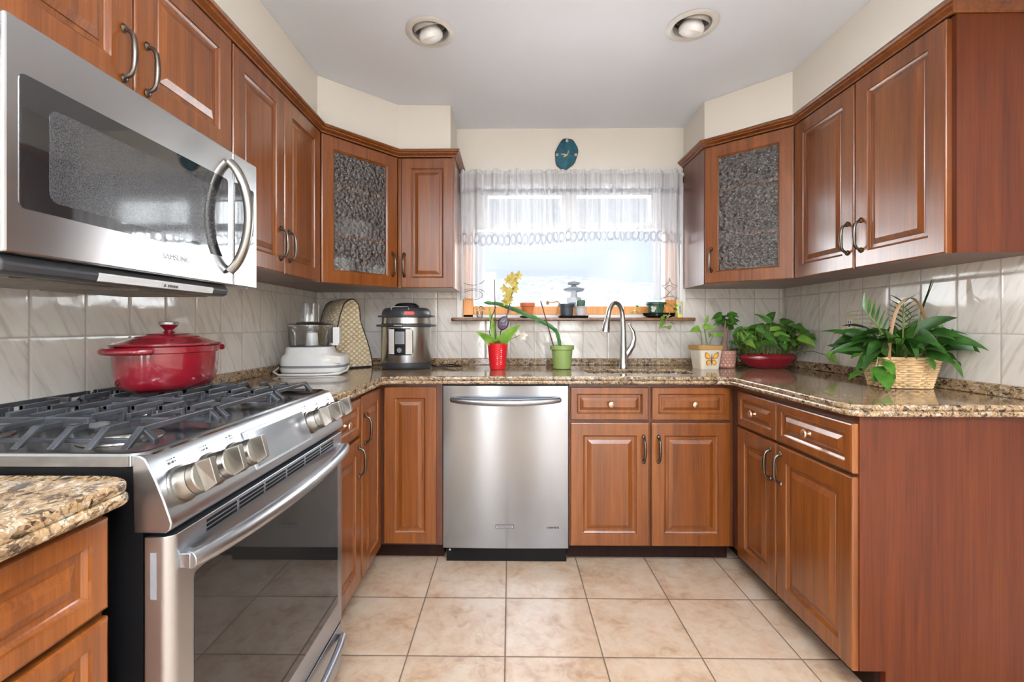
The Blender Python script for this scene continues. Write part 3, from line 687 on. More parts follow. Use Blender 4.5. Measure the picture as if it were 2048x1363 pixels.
# ------------------------------------------------------------------ worktops
outer = lambda i: round_poly([(XL + TT + 0.002 + 0, 1.484), (-0.590 - i, 1.484), (-0.590 - i, 2.142 + i), (1.026 + i, 2.142 + i), (1.026 + i, 1.380 + i), (XR - TT - 0.002, 1.380 + i), (XR - TT - 0.002, YB - TT - 0.002), (XL + TT + 0.002, YB - TT - 0.002)], [0, 0, 0.05, 0.05, 0.06, 0, 0, 0])
hole = round_poly([(0.40, 2.275), (0.945, 2.275), (0.945, 2.53), (0.40, 2.53)], [0.05] * 4)
def ogee(o, h, name):
    a = slab_mesh([o(0.004)] + h, 0.884, CT1, 0.006); b_ = slab_mesh([o(0.0)] + h, CT0, 0.885, 0.008)
    return merge([a, b_], name)
ct = link('countertop', ogee(outer, [hole], 'countertop'), 'granite')
tag(ct, 'long speckled granite countertop wrapping round three sides of the kitchen', 'countertop')
for nm, bx in (('l', (XL + TT + 0.001, XL + 0.027, 1.486, YB - 0.03)), ('b', (XL + TT + 0.001, XR - TT - 0.001, YB - 0.028, YB - TT - 0.001)), ('r', (XR - 0.027, XR - TT - 0.001, 1.383, YB - 0.03))):
    tag(MB().box(*bx, CT1 + 0.0003, 0.944).done('backsplash', 'granite', smooth=0, bevel=0.003), 'granite backsplash strip along the ' + {'l': 'microwave-side wall behind the food processor', 'b': 'window wall behind the faucet', 'r': 'outlet wall behind the plant basket'}[nm], 'backsplash')
near = lambda i: round_poly([(XL + TT + 0.002, 0.15), (-0.585 - i, 0.15), (-0.585 - i, 0.700), (-0.625 - i, 0.719), (XL + TT + 0.002, 0.719)], [0, 0, 0.02, 0.02, 0])
ct2 = link('countertop', ogee(near, [], 'countertop'), 'granite')
tag(ct2, 'short granite countertop with clipped corner at the near side of the range', 'countertop')

# undermount sink
b = MB(); R0 = round_poly([(0.392, 2.267), (0.953, 2.267), (0.953, 2.538), (0.392, 2.538)], [0.055] * 4); R1 = round_poly([(0.42, 2.295), (0.925, 2.295), (0.925, 2.51), (0.42, 2.51)], [0.05] * 4)
ox_, oy_ = 0.672, 2.40
b.loft([[(x - ox_, y - oy_, z) for x, y in R] for R, z in ((R0, -0.003), (R0, -0.14), (R1, -0.155))], False, True)
sk = b.done('sink', 'steel_satin', loc=(ox_, oy_, CT0 + 0.002), solid=0.002)
tag(sk, 'undermount sink basin set into the granite below the faucet', 'sink')
MB().lathe([(0.03, 0.0), (0.04, 0.003), (0.028, 0.004), (0.001, 0.002)]).done('drain', 'chrome', sk, loc=(0.0, 0.0, -0.153))

# faucet: gooseneck with pull-down spray and a looped side lever
t = thing('faucet', 'chrome gooseneck pull-down faucet with curved side lever behind the sink', 'faucet', (0.650, 2.62, CT1))
t.rotation_euler = (0, 0, math.radians(-52))
b = MB(); pts = [(0, 0, 0), (0, 0, 0.006), (0, 0, 0.04), (0, 0, 0.11), (0, 0, 0.20), (0, -0.004, 0.27)]; r = [0.028, 0.026, 0.022, 0.021, 0.0175, 0.0145]
R_ = 0.062
for k in range(1, 10):
    a = PI * k / 10; pts.append((0, -0.006 - R_ + R_ * math.cos(a), 0.285 + 0.085 * math.sin(a))); r.append(0.0135)
pts.append((0, -0.006 - 2 * R_ - 0.004, 0.285)); r.append(0.0140)
b.tube(pts, r, 16, up=(1, 0, 0)); b.done('body', 'chrome', t)
MB().tube([(0, -0.136, 0.284), (0, -0.142, 0.262), (0, -0.152, 0.222), (0, -0.157, 0.203)], [0.0145, 0.018, 0.024, 0.024], 16, up=(1, 0, 0)).done('spray_head', 'chrome', t)
MB().tube([(0.004, 0, 0.055), (0.028, 0.004, 0.085), (0.056, 0.008, 0.125), (0.066, 0.010, 0.165), (0.060, 0.010, 0.205), (0.042, 0.008, 0.235), (0.034, 0.006, 0.252)], [0.016, 0.019, 0.017, 0.0135, 0.011, 0.008, 0.0055], 14, 0.75).done('lever', 'chrome', t).rotation_euler = (0, 0, math.radians(52))
t = thing('strainer', 'small clear glass sink stopper standing on the counter between the two pots', 'glass stopper', (0.095, 2.60, CT1))
MB().lathe([(0.018, 0), (0.020, 0.004), (0.006, 0.010), (0.005, 0.035), (0.030, 0.044), (0.036, 0.047), (0.030, 0.052), (0.001, 0.053)], seg=24).done('body', 'clear_plastic', t)

# ------------------------------------------------------------------ dishwasher
t = thing('dishwasher', 'stainless steel dishwasher with bowed bar handle under the counter', 'dishwasher', (-0.321, 2.175, 0))
Wd = 0.600
MB().box(0.004, Wd - 0.004, 0.03, 0.60, 0.09, 0.862).done('body', 'black_matte', t, smooth=0)
b = MB(); P = []
for k in range(13):
    x = Wd * k / 12; P.append((x, 0.004 * (abs(x / Wd - 0.5) * 2) ** 2))
P = P + [(Wd, 0.028), (0, 0.028)]
b.prism(P, 0.078, 0.856); dr = b.done('door', 'steel', t, smooth=30, bevel=0.0015)
b = MB(); N_ = 20; pts = []; r = []
for k in range(N_ + 1):
    u = k / N_; x = 0.048 + 0.504 * u; q = 1 - (2 * u - 1) ** 2
    pts.append((x, -0.014 - 0.045 * q ** 0.8, 0.790 - 0.006 * q)); r.append(0.0135 + 0.003 * q)
b.tube(pts, r, 14)
b.ellipsoid((0.048, -0.012, 0.790), 0.014, 0.016, 0.0135); b.ellipsoid((0.552, -0.012, 0.790), 0.014, 0.016, 0.0135)
b.done('handle', 'steel_satin', t)
MB().box(0.012, Wd - 0.006, 0.035, 0.055, 0.0, 0.076).done('toe_panel', 'black', t, smooth=0)
MB().cyl((0.03, 0.034, 0.058), (0.03, 0.028, 0.058), 0.005).done('screw', 'chrome', t)
bd = MB().box(0.252, 0.340, -0.0025, 0.002, 0.174, 0.192).done('badge', 'dark_line', t, smooth=0)
MB().box(0.2545, 0.3375, -0.0032, 0.0, 0.1765, 0.1895).done('badge_plate', 'steel_satin', bd, smooth=0)
text('badge_lettering', 'KitchenAid', 0.0145, 'dark_line', bd, (0.296, -0.0034, 0.183))
b = MB(); rnd = random.Random(3)
for k in range(11):
    x = 0.497 + 0.0054 * k; h = 0.006 + 0.006 * rnd.random(); b.box(x, x + 0.0032, 0.0, 0.004, 0.178 - h * 0.4, 0.178 + h * 0.5)
b.done('sticker_print', 'dark_line', t, smooth=0)

# ------------------------------------------------------------------ gas range
RX, RY0 = -0.545, 0.726
t = thing('gas_range', 'stainless steel slide-in gas range with black grates and six knobs', 'range', (RX, RY0, 0), LROT)
Wr = 0.754
MB().box(0.001, Wr - 0.001, 0.047, 0.645, 0.03, 0.914).done('body', 'black', t, smooth=0)
for x in (0.03, Wr - 0.06):
    for y in (0.08, 0.58): MB().box(x, x + 0.03, y, y + 0.03, 0.0, 0.03).done('foot', 'black_matte', t, smooth=0)
# oven door with rounded vertical edges, vents and dark glass
sec = lambda: [(0.0, 0.044)] + [(0.018 - 0.018 * math.cos(PI / 2 * k / 6), 0.018 - 0.018 * math.sin(PI / 2 * k / 6)) for k in range(7)] + [(Wr - 0.018 + 0.018 * math.sin(PI / 2 * k / 6), 0.018 - 0.018 * math.cos(PI / 2 * k / 6)) for k in range(7)] + [(Wr, 0.044)]
od = MB().prism(sec(), 0.194, 0.800).done('oven_door', 'steel_satin', t, smooth=30, bevel=0.001)
b = MB()
gp = round_poly([(0.052, 0.265), (0.704, 0.265), (0.704, 0.716), (0.052, 0.716)], [0.012] * 4)
b.loft([[(x, 0.002, z) for x, z in gp], [(x, -0.0012, z) for x, z in gp], ])
b.done('oven_window', 'oven_glass', od, smooth=0)
b = MB()
for g in range(6):
    x0 = 0.085 + 0.099 * g; q0 = 0.0
    for z in (0.7745, 0.7825, 0.7905): b.box(x0, x0 + 0.090, -0.0006, 0.003, z - 0.0026, z + 0.0026)
b.done('vent', 'black', od, smooth=0)
MB().box(-0.0006, 0.002, 0.024, 0.034, 0.70, 0.775).done('side_slot', 'grey_band', od, smooth=0)
pts = []; r = []
for k in range(21):
    u = k / 20; q = 1 - (2 * u - 1) ** 2; pts.append((0.022 + (Wr - 0.044) * u, -0.014 - 0.034 * q ** 0.7, 0.752)); r.append(0.0145 + 0.002 * q)
b = MB(); b.tube(pts, r, 16); b.box(0.020, 0.042, -0.016, 0.004, 0.740, 0.764); b.box(Wr - 0.042, Wr - 0.020, -0.016, 0.004, 0.740, 0.764)
b.done('door_handle', 'steel_satin', od, bevel=0.001)
# sloping control panel
P = [(0.062, 0.806), (0.010, 0.806), (0.002, 0.812), (0.0, 0.822), (0.003, 0.832), (0.012, 0.858), (0.026, 0.892), (0.038, 0.916), (0.044, 0.926), (0.052, 0.931), (0.064, 0.931)]
cp = MB().extrude_x(P, 0.0, Wr).done('control_panel', 'steel_satin', t, smooth=40, bevel=0.002)
sl = math.atan2(0.026, 0.068)
def onpanel(x, s):       # s metres up the slope from its lower edge; returns a frame whose -y looks out of the panel
    return Matrix.Translation((x, 0.008 + s * math.sin(sl) - 0.0005, 0.846 + s * math.cos(sl))) @ Matrix.Rotation(-sl, 4, 'X')
Mk = Matrix.Rotation(PI / 2, 4, 'X')
first = None
for kx in (0.047, 0.128, 0.207, 0.547, 0.626, 0.707):
    if first is None:
        k_ = MB().lathe([(0.0275, 0.0), (0.0275, 0.004), (0.0245, 0.005), (0.0235, 0.020), (0.0222, 0.0225), (0.0222, 0.024), (0.0235, 0.0245), (0.0225, 0.033), (0.021, 0.0345), (0.0005, 0.0345)], seg=28, M=Mk).done('knob', 'nickel', cp)
        b = MB(); b.loft([[(-0.0085, -0.034, -0.0225), (0.0085, -0.034, -0.0225), (0.0085, -0.034, 0.0225), (-0.0085, -0.034, 0.0225)], [(-0.005, -0.052, -0.017), (0.005, -0.052, -0.017), (0.006, -0.056, 0.0215), (-0.006, -0.056, 0.0215)]])
        b.done('knob_grip', 'nickel', k_, smooth=0, bevel=0.001)
        MB().lathe([(0.0226, 0.0225), (0.0232, 0.023), (0.0226, 0.0238)], seg=28, M=Mk).done('dial_ring', 'black', k_)
        first = k_
    else:
        k_ = first.copy(); COL.objects.link(k_); k_.parent = cp
        for ch in list(first.children):
            c = ch.copy(); COL.objects.link(c); c.parent = k_
    k_.matrix_local = onpanel(kx, 0.026) @ Matrix.Scale(1.17, 4)
dp = MB(); gp = round_poly([(-0.138, -0.043), (0.138, -0.043), (0.138, 0.046), (-0.138, 0.046)], [0.005] * 4)
dp.loft([[(x, 0.002, z) for x, z in gp], [(x, -0.003, z) for x, z in gp]]); d_ = dp.done('display', 'steel_satin', cp, smooth=0, bevel=0.0015); d_.matrix_local = onpanel(0.385, 0.024)
MB().box(-0.130, 0.130, -0.0042, -0.001, -0.036, 0.039).done('display_glass', 'lcd_glass', d_, smooth=0)
# burner symbols beside each knob: four dots, one filled in
for i, kx in enumerate((0.047, 0.128, 0.207, 0.547, 0.626, 0.707)):
    b = MB()
    for j in range(4):
        for q in ([(-.003, -.003), (.003, -.003), (-.003, .003), (.003, .003)][j],):
            M = onpanel(kx + q[0], 0.070 + q[1]); rr = 0.0022 if j == i % 4 else 0.0012
            b.lathe([(rr, 0.0), (rr, 0.0012), (0.0001, 0.0013)], seg=8, M=M @ Mk)
    b.done('symbol', 'dark_line', cp)
# cooktop tray
op = rrect(-0.004, Wr + 0.004, 0.046, 0.650, 0.03); ip = rrect(0.014, Wr - 0.014, 0.064, 0.632, 0.02)
b = MB(); b.loft([[(x, y, z) for x, y in R] for R, z in ((op, 0.9145), (op, 0.931), (rrect(-0.001, Wr + 0.001, 0.049, 0.647, 0.028), 0.9345), (rrect(0.004, Wr - 0.004, 0.054, 0.642, 0.024), 0.9352), (ip, 0.930), (rrect(0.02, Wr - 0.02, 0.07, 0.626, 0.018), 0.925))])
ck = b.done('cooktop', 'steel', t, smooth=30)
for (bx, by, br) in ((0.14, 0.20, 0.046), (0.14, 0.49, 0.036), (0.377, 0.345, 0.05), (0.614, 0.20, 0.05), (0.614, 0.49, 0.036)):
    bu = MB().lathe([(br + 0.022, 0.0), (br + 0.020, 0.003), (br + 0.004, 0.004), (br, 0.012), (br - 0.004, 0.014), (0.001, 0.014)], seg=28).done('burner', 'nickel', ck, loc=(bx, by, 0.9255))
    MB().lathe([(br - 0.006, 0.0143), (br - 0.006, 0.021), (br - 0.010, 0.0235), (0.001, 0.0245)], seg=28).done('burner_cap', 'black_matte', bu)
# three cast iron grates
GT = 0.966
def bar(b, p, q, w=0.0105, h=0.014):
    p, q = Vector(p), Vector(q); d = (q - p).normalized(); s = Vector((-d.y, d.x, 0))
    s = s.normalized() * (w / 2) if s.length > 1e-6 else Vector((w / 2, 0, 0)); up = Vector((0, 0, h))
    b.loft([[p - s - up, p + s - up, p + s, p - s], [q - s - up, q + s - up, q + s, q - s]])
def grate(x0, x1, lslope, rslope):
    b = MB(); ZT, ZF = GT, 0.9345; xc = (x0 + x1) / 2
    a0 = x0 + (0.042 if lslope else 0.008); a1 = x1 - (0.042 if rslope else 0.008); l0 = x0 + 0.004; l1 = x1 - 0.004
    def leg(e, foot, y, w_=0.013):                                   # flat cast leg running down to the tray
        d = 0.010 if foot >= e else -0.010; h = w_ / 2
        if abs(foot - e) < 0.006: foot = e
        d = 0.010 if e > xc else -0.010; i_ = e - d
        b.loft([[(i_, y - h, ZT), (e, y - h, ZT), (e, y + h, ZT), (i_, y + h, ZT)], [(foot - d * 1.15, y - h, ZF), (foot, y - h, ZF), (foot, y + h, ZF), (foot - d * 1.15, y + h, ZF)]])
    ys = [0.098, 0.160, 0.222, 0.284, 0.346, 0.408, 0.470, 0.532, 0.594]
    for i, y in enumerate(ys):
        gap = 0.0 if i in (0, 4, 8) else (0.030 if i in (1, 3, 5, 7) else 0.045)
        for p, q in ([(a0, a1)] if gap == 0 else [(a0, xc - gap), (xc + gap, a1)]): bar(b, (p, y, ZT), (q, y, ZT), 0.0095, 0.011)
        leg(a0, l0 if lslope else a0, y); leg(a1, l1 if rslope else a1, y)
    for y0, y1 in ((ys[0], ys[0] + 0.060), (ys[2] + 0.035, ys[6] - 0.035), (ys[8] - 0.060, ys[8])): bar(b, (xc, y0, ZT), (xc, y1, ZT), 0.0095, 0.011)
    for x in (a0, a1): bar(b, (x, ys[0], 0.9445), (x, ys[-1], 0.9445), 0.008, 0.008)
    for x in (a0 + 0.004, a1 - 0.004):
        for y, f in ((ys[0], 0.074), (ys[-1], 0.618)): bar(b, (x, y, ZT), (x, f, ZF + 0.009), 0.012, 0.011)
    return b.done('grate', 'iron', t, smooth=0, bevel=0.0016)
grate(0.018, 0.252, True, False); grate(0.256, 0.498, False, False); grate(0.502, 0.736, False, True)
# warming drawer
wdw = MB().prism([(x, y) for x, y in sec()], 0.045, 0.186).done('drawer', 'steel_satin', t, smooth=30, bevel=0.001)
pts = [(0.03 + (Wr - 0.06) * k / 16, -0.010 - 0.022 * (1 - (k / 8 - 1) ** 2) ** 0.7, 0.150) for k in range(17)]
MB().tube(pts, 0.011, 12).done('drawer_handle', 'steel_satin', wdw)

# ------------------------------------------------------------------ microwave over the range
t = thing('microwave', 'stainless steel over-the-range microwave with bowed vertical handle', 'microwave', (-0.825, 0.732, 1.262), LROT)
Wm, Hm = 0.742, 0.396
MB().box(0.002, Wm - 0.002, 0.031, 0.370, 0.0, Hm).done('body', 'steel_satin', t, smooth=0)
dr = MB().box(0.0, 0.6145, 0.0, 0.030, 0.0, Hm).done('door', 'steel_bright', t, smooth=0, bevel=0.004)
gp = round_poly([(0.022, 0.078), (0.588, 0.078), (0.588, 0.306), (0.022, 0.306)], [0.012] * 4)
gl = MB(); gl.loft([[(x, 0.002, z) for x, z in gp], [(x, -0.0012, z) for x, z in gp]]); g_ = gl.done('door_glass', 'black_glass', dr, smooth=0)
gp = round_poly([(0.072, 0.100), (0.535, 0.100), (0.535, 0.268), (0.072, 0.268)], [0.02] * 4)
gl = MB(); gl.loft([[(x, 0.0, z) for x, z in gp], [(x, -0.0018, z) for x, z in gp]]); gl.done('window_screen', 'perforated', g_, smooth=0)
pts = []; r = []
for k in range(25):
    u = k / 24; q = 1 - (2 * u - 1) ** 2; pts.append((0.592, -0.004 - 0.056 * q ** 0.75, 0.040 + 0.318 * u)); r.append(0.0135)
MB().tube(pts, r, 12, 0.95, up=(1, 0, 0)).done('handle', 'nickel', dr)
text('door_lettering', 'SAMSUNG', 0.020, 'grey_band', dr, (0.385, -0.0005, 0.046))
cpn = MB().box(0.6165, Wm, 0.0, 0.030, 0.0, Hm).done('control_panel', 'steel_bright', t, smooth=0, bevel=0.004)
gp = round_poly([(0.622, 0.075), (0.722, 0.075), (0.722, 0.310), (0.622, 0.310)], [0.008] * 4)
gl = MB(); gl.loft([[(x, 0.002, z) for x, z in gp], [(x, -0.0012, z) for x, z in gp]]); gl.done('keypad', 'black_glass', cpn, smooth=0)
b = MB(); b.loft([[(0.008, y, z) for y, z in ((0.022, -0.0005), (0.012, -0.016), (0.016, -0.030), (0.030, -0.034), (0.345, -0.030), (0.360, -0.0005))], [(0.612, y, z) for y, z in ((0.022, -0.0005), (0.012, -0.016), (0.016, -0.030), (0.030, -0.034), (0.345, -0.030), (0.360, -0.0005))]])
ub = b.done('underside', 'charcoal', t, smooth=0, bevel=0.003)
b = MB(); b.loft([[(x, y, z) for y, z in ((0.0125, -0.013), (0.0095, -0.0165), (0.0135, -0.0295), (0.0175, -0.0305))] for x in (0.185, 0.540)]); b.done('vent_strip', 'pale_grey', ub, smooth=0)
MB().box(0.06, 0.32, 0.06, 0.30, -0.037, -0.030).box(0.34, 0.59, 0.06, 0.30, -0.037, -0.030).done('grease_filter', 'filter_tan', ub, smooth=0, bevel=0.002)
b = MB(); b.loft([[(0.3565, 0.010, -0.0265), (0.3635, 0.010, -0.0265), (0.360, 0.0085, -0.0195)], [(0.3565, 0.0115, -0.0265), (0.3635, 0.0115, -0.0265), (0.360, 0.0100, -0.0195)]])
for k in range(5): b.box(0.371 + k * 0.007, 0.375 + k * 0.007, 0.0098, 0.0115, -0.0262, -0.0205)
b.done('warning_print', 'dark_line', ub, smooth=0)

# ------------------------------------------------------------------ recessed ceiling lights
for i, (lx, ly) in enumerate(LIGHTS):
    t = thing('recessed_light', ('round white recessed eyeball ceiling light nearer the microwave side', 'round white recessed eyeball ceiling light nearer the right-hand wall cabinets')[i].replace('right-hand ', 'plain-ended '), 'ceiling light', (lx, ly, ZC), 0, 'recessed ceiling lights')
    MB().lathe([(0.080, 0.004), (0.100, -0.0005), (0.102, -0.003), (0.098, -0.006), (0.080, -0.008), (0.074, -0.002), (0.0735, 0.03), (0.0785, 0.03)], seg=44, cap=False).done('trim_ring', 'fixture_white', t)
    MB().lathe([(0.082, 0.021), (0.086, 0.03), (0.086, 0.14), (0.001, 0.14)], seg=32, cap=False).done('housing', 'fixture_inner', t)
    M = Matrix.Rotation(math.radians(8 if i else -14), 4, 'Y') @ Matrix.Rotation(math.radians(20), 4, 'X')
    MB().lathe([(0.0655, 0.004), (0.0655, 0.010), (0.067, 0.03), (0.060, 0.06), (0.03, 0.085), (0.001, 0.09)], seg=36, cap=False, M=Matrix.Translation((0, 0, 0.004)) @ M).done('eyeball', 'fixture_inner', t, solid=0.002)
    MB().lathe([(0.02, 0.05), (0.030, 0.03), (0.0475, 0.004), (0.0505, -0.008), (0.046, -0.021), (0.032, -0.030), (0.014, -0.034), (0.0005, -0.035)], seg=32, M=Matrix.Translation((0, 0.004, -0.004)) @ M).done('bulb', 'bulb', t)

# ------------------------------------------------------------------ curtain
t = thing('curtain', 'sheer white window valance and side tails with lace bands on a rod', 'curtain', (0.368, YB, 1.30))
MB().cyl((-0.676, -0.058, 0.752), (0.676, -0.058, 0.752), 0.006).ellipsoid((-0.672, -0.058, 0.752), 0.010, 0.012, 0.012).ellipsoid((0.672, -0.058, 0.752), 0.010, 0.012, 0.012).done('rod', 'pale_grey', t)
def fold(x, a=1.0):
    return a * 1.6 * (0.010 * math.sin(x * 61 + 1.7 * math.sin(x * 9)) + 0.006 * math.sin(x * 137 + 2.0 * math.sin(x * 5.3)) + 0.004 * noise.noise((x * 40, 1, 2)))
def cloth(name, mat, x0, x1, zb, zt, y0, nx, nz, amp=lambda v: 1.0, hem=None, v_of=None, side=None):
    b = MB(); uvl = b.bm.loops.layers.uv.new('UVMap'); V = {}; UV = {}
    for i in range(nx + 1):
        x = x0 + (x1 - x0) * i / nx
        b0 = zb + (hem(x) if hem else 0)
        for j in range(nz + 1):
            v = j / nz; z = b0 + (zt(x) - b0 if callable(zt) else (zt - b0)) * v
            xx = x if side is None else side(x, v)
            vert = b.bm.verts.new((xx, y0 + fold(x, amp(v)), z)); V[i, j] = vert; UV[vert] = (x * 1.12, z - b0)
    for i in range(nx):
        for j in range(nz):
            f = b.bm.faces.new((V[i, j], V[i + 1, j], V[i + 1, j + 1], V[i, j + 1]))
            for l in f.loops: l[uvl].uv = UV[l.vert]
    return b.done(name, mat, t, smooth=180)
hz = lambda x: 0.020 + 0.014 * math.sin(x * 4.6 + 0.4) + 0.006 * abs(math.sin(x * 76))
cloth('ruffle', 'voile_ruffle', -0.668, 0.668, 0.757, lambda x: 0.787 + 0.012 * noise.noise((x * 26, 0, 0)), -0.058, 300, 3, lambda v: 0.5 + 0.5 * v)
cloth('valance', 'voile_hem', -0.668, 0.668, 0.318, 0.755, -0.064, 340, 12, lambda v: 1.3 - 0.7 * v, hz)
cloth('lace_overlay', 'voile_top', -0.668, 0.668, 0.630, 0.756, -0.082, 340, 4, lambda v: 1.2 - 0.5 * v, lambda x: 0.007 * abs(math.sin(x * 73)))
cloth('side_panel', 'voile', -0.668, -0.520, 0.0, 0.75, -0.040, 60, 10, lambda v: 0.8, lambda x: 0.012 * math.sin((x + 0.67) * 20), None)
cloth('side_panel', 'voile', 0.500, 0.668, 0.0, 0.75, -0.040, 60, 10, lambda v: 0.8)
# cord-work motifs near the hem of each tail
def motif(name, strokes):
    b = MB()
    for s_ in strokes: b.tube([(x, -0.052, z) for x, z in s_], 0.0022, 6)
    return b.done(name, 'garden_grey', t)
arc = lambda cx_, cz_, rx, rz, a0, a1, n=14: [(cx_ + rx * math.cos(math.radians(a0 + (a1 - a0) * k / n)), cz_ + rz * math.sin(math.radians(a0 + (a1 - a0) * k / n))) for k in range(n + 1)]
motif('lace_motif', [arc(-0.594, 0.135, 0.075, 0.045, 200, 340), arc(-0.594, 0.035, 0.078, 0.034, 20, 160), arc(-0.594, 0.03, 0.06, 0.03, 0, 360), [(-0.664, 0.09), (-0.667, 0.0)]])
motif('lace_motif', [arc(0.55, 0.13, 0.048, 0.045, 270, 360), arc(0.645, 0.13, 0.048, 0.045, 180, 270), arc(0.597, 0.055, 0.03, 0.03, 20, 160), [(0.55, 0.085), (0.597, 0.045), (0.645, 0.085)], [(0.56, 0.005), (0.597, 0.045), (0.636, 0.005)], arc(0.597, -0.01, 0.06, 0.03, 20, 160)])

# agate slice clock
P = []
for k in range(44):
    a = 2 * PI * k / 44; rr = 1 + 0.03 * math.sin(3 * a + 1) + 0.025 * math.sin(7 * a) + 0.012 * noise.noise((math.cos(a) * 5, math.sin(a) * 5, 0))
    x = 0.069 * math.cos(a) * rr + 0.010 * math.sin(a); z = 0.096 * math.sin(a) * rr
    if math.cos(a) < -0.2 and math.sin(a) > 0.2: x *= 0.9
    P.append((x, z))
t = thing('clock', 'teal agate slice wall clock with gold hands above the window', 'clock', (0.346, YB - 0.001, 2.199))
b = MB(); b.loft([[(x, 0.0, z) for x, z in P], [(x * 1.02, -0.006, z * 1.02) for x, z in P], [(x, -0.012, z) for x, z in P]]); b.done('rim', 'agate_rim', t)
b = MB(); b.loft([[(x * 0.955, -0.0118, z * 0.965) for x, z in P], [(x * 0.95, -0.013, z * 0.96) for x, z in P]]); b.done('dial', 'agate', t)
b = MB()
for a, L, w_ in ((176, 0.042, 0.004), (208, 0.030, 0.005), (78, 0.026, 0.0035)):
    d = Vector((math.cos(math.radians(a)), 0, math.sin(math.radians(a)))); b.tube([Vector((0.008, -0.0145, -0.006)), Vector((0.008, -0.0145, -0.006)) + d * L * 0.55, Vector((0.008, -0.0145, -0.006)) + d * L], [w_ * 0.5, w_, w_ * 0.3], 6)
b.done('hands', 'gold', t)
for s_, p in (('12', (0.004, -0.0134, 0.080)), ('3', (0.058, -0.0134, -0.006)), ('9', (-0.056, -0.0134, -0.006))):
    MB().box(p[0] - 0.007, p[0] + 0.007, -0.0136, -0.0125, p[2] - 0.008, p[2] + 0.008).done('numeral_tile', 'ivory', t, smooth=0)
    text('numeral', s_, 0.013, 'dark_line', t, (p[0], -0.0138, p[2]))

# wall outlet
t = thing('wall_outlet', 'ivory double wall outlet on the right tile backsplash', 'outlet', (XR - TT, 2.246, 1.14), RROT)
MB().box(-0.036, 0.036, -0.006, -0.0003, -0.058, 0.058).done('cover_plate', 'ivory', t, smooth=0, bevel=0.003)
MB().box(-0.017, 0.017, -0.009, -0.0055, -0.034, 0.034).done('receptacle', 'white_plastic', t, smooth=0, bevel=0.002)
b = MB()
for z in (-0.02, 0.02): b.box(-0.009, -0.0045, -0.0098, -0.008, z - 0.006, z + 0.006); b.box(0.0045, 0.009, -0.0098, -0.008, z - 0.005, z + 0.005); b.box(-0.002, 0.002, -0.0098, -0.008, z - 0.012, z - 0.008)
b.box(-0.006, 0.006, -0.0098, -0.008, -0.003, 0.003); b.done('slots', 'dark_line', t, smooth=0)

# ------------------------------------------------------------------ red dutch oven on the grates
t = thing('dutch_oven', 'red enamelled oval dutch oven with lid on the rear grates', 'pot', (-0.955, 1.262, 0.9665), math.radians(90))
def oval(b, prof, a, c, seg=48):
    b.loft([[((a + r) * math.cos(2 * PI * k / seg), (c + r) * math.sin(2 * PI * k / seg), z) for k in range(seg)] for r, z in prof])
A_, C_ = 0.140, 0.108
b = MB(); oval(b, [(-0.050, 0.0), (-0.034, 0.002), (-0.016, 0.010), (-0.007, 0.024), (-0.003, 0.045), (0.0, 0.080), (0.001, 0.102), (0.004, 0.104), (0.004, 0.119), (0.001, 0.120), (-0.006, 0.120)], A_, C_); b.done('body', 'red_enamel', t, smooth=45)
for s in (-1, 1):
    b = MB(); R = 0.062
    P = [(s * (A_ - 0.002 + 0.030 * math.sin(math.radians(a))), R * -math.cos(math.radians(a)), 0.110) for a in range(0, 181, 15)]
    b.tube(P, 0.0085, 10, 0.8); b.prism([(p[0], p[1]) for p in P], 0.107, 0.114); b.done('handle', 'red_enamel', t, smooth=40)
b = MB(); oval(b, [(0.006, 0.1205), (0.008, 0.123), (0.006, 0.127), (-0.012, 0.131), (-0.030, 0.138), (-0.045, 0.143), (-0.047, 0.1455), (-0.070, 0.151), (-0.072, 0.153), (-0.104, 0.156)], A_, C_)
ld = b.done('lid', 'red_enamel', t, smooth=30)
MB().lathe([(0.016, 0.155), (0.010, 0.160), (0.0105, 0.164), (0.020, 0.174), (0.0225, 0.178), (0.001, 0.178)], seg=28).done('lid_knob', 'red_enamel', ld)
MB().lathe([(0.0225, 0.1775), (0.0235, 0.180), (0.0235, 0.184), (0.022, 0.1855), (0.001, 0.186)], seg=28).done('knob_cap', 'steel_satin', ld)

# ------------------------------------------------------------------ food processor
t = thing('food_processor', 'white food processor with clear bowl and feed tube on the corner of the worktop', 'food processor', (-1.000, 2.305, CT1), math.radians(8))
def sq(rx, ry, z, p=3.2, n=40, dx=0.0):
    L = []
    for k in range(n):
        a = 2 * PI * k / n; c_, s_ = math.cos(a), math.sin(a)
        L.append((dx + rx * math.copysign(abs(c_) ** (2 / p), c_), ry * math.copysign(abs(s_) ** (2 / p), s_), z))
    return L
b = MB(); b.loft([sq(0.150, 0.120, 0.006, dx=.012), sq(0.156, 0.128, 0.014, dx=.012), sq(0.157, 0.129, 0.034, dx=.012)]); b.loft([sq(0.157, 0.129, 0.046, dx=.012), sq(0.156, 0.127, 0.075, dx=.012), sq(0.150, 0.122, 0.088, dx=.011), sq(0.122, 0.118, 0.098, dx=-.004), sq(0.112, 0.112, 0.108, dx=-.010), sq(0.109, 0.109, 0.128, dx=-.012), sq(0.105, 0.105, 0.134, dx=-.012)])
b.done('base', 'white_plastic', t, smooth=40)
MB().loft([sq(0.1565, 0.1285, 0.033, dx=.012), sq(0.1575, 0.1295, 0.040, dx=.012), sq(0.1565, 0.1285, 0.047, dx=.012)])
b = MB(); b.loft([sq(0.1565, 0.1285, 0.033, dx=.012), sq(0.1578, 0.1298, 0.040, dx=.012), sq(0.1565, 0.1285, 0.047, dx=.012)]); b.done('band', 'grey_band', t)
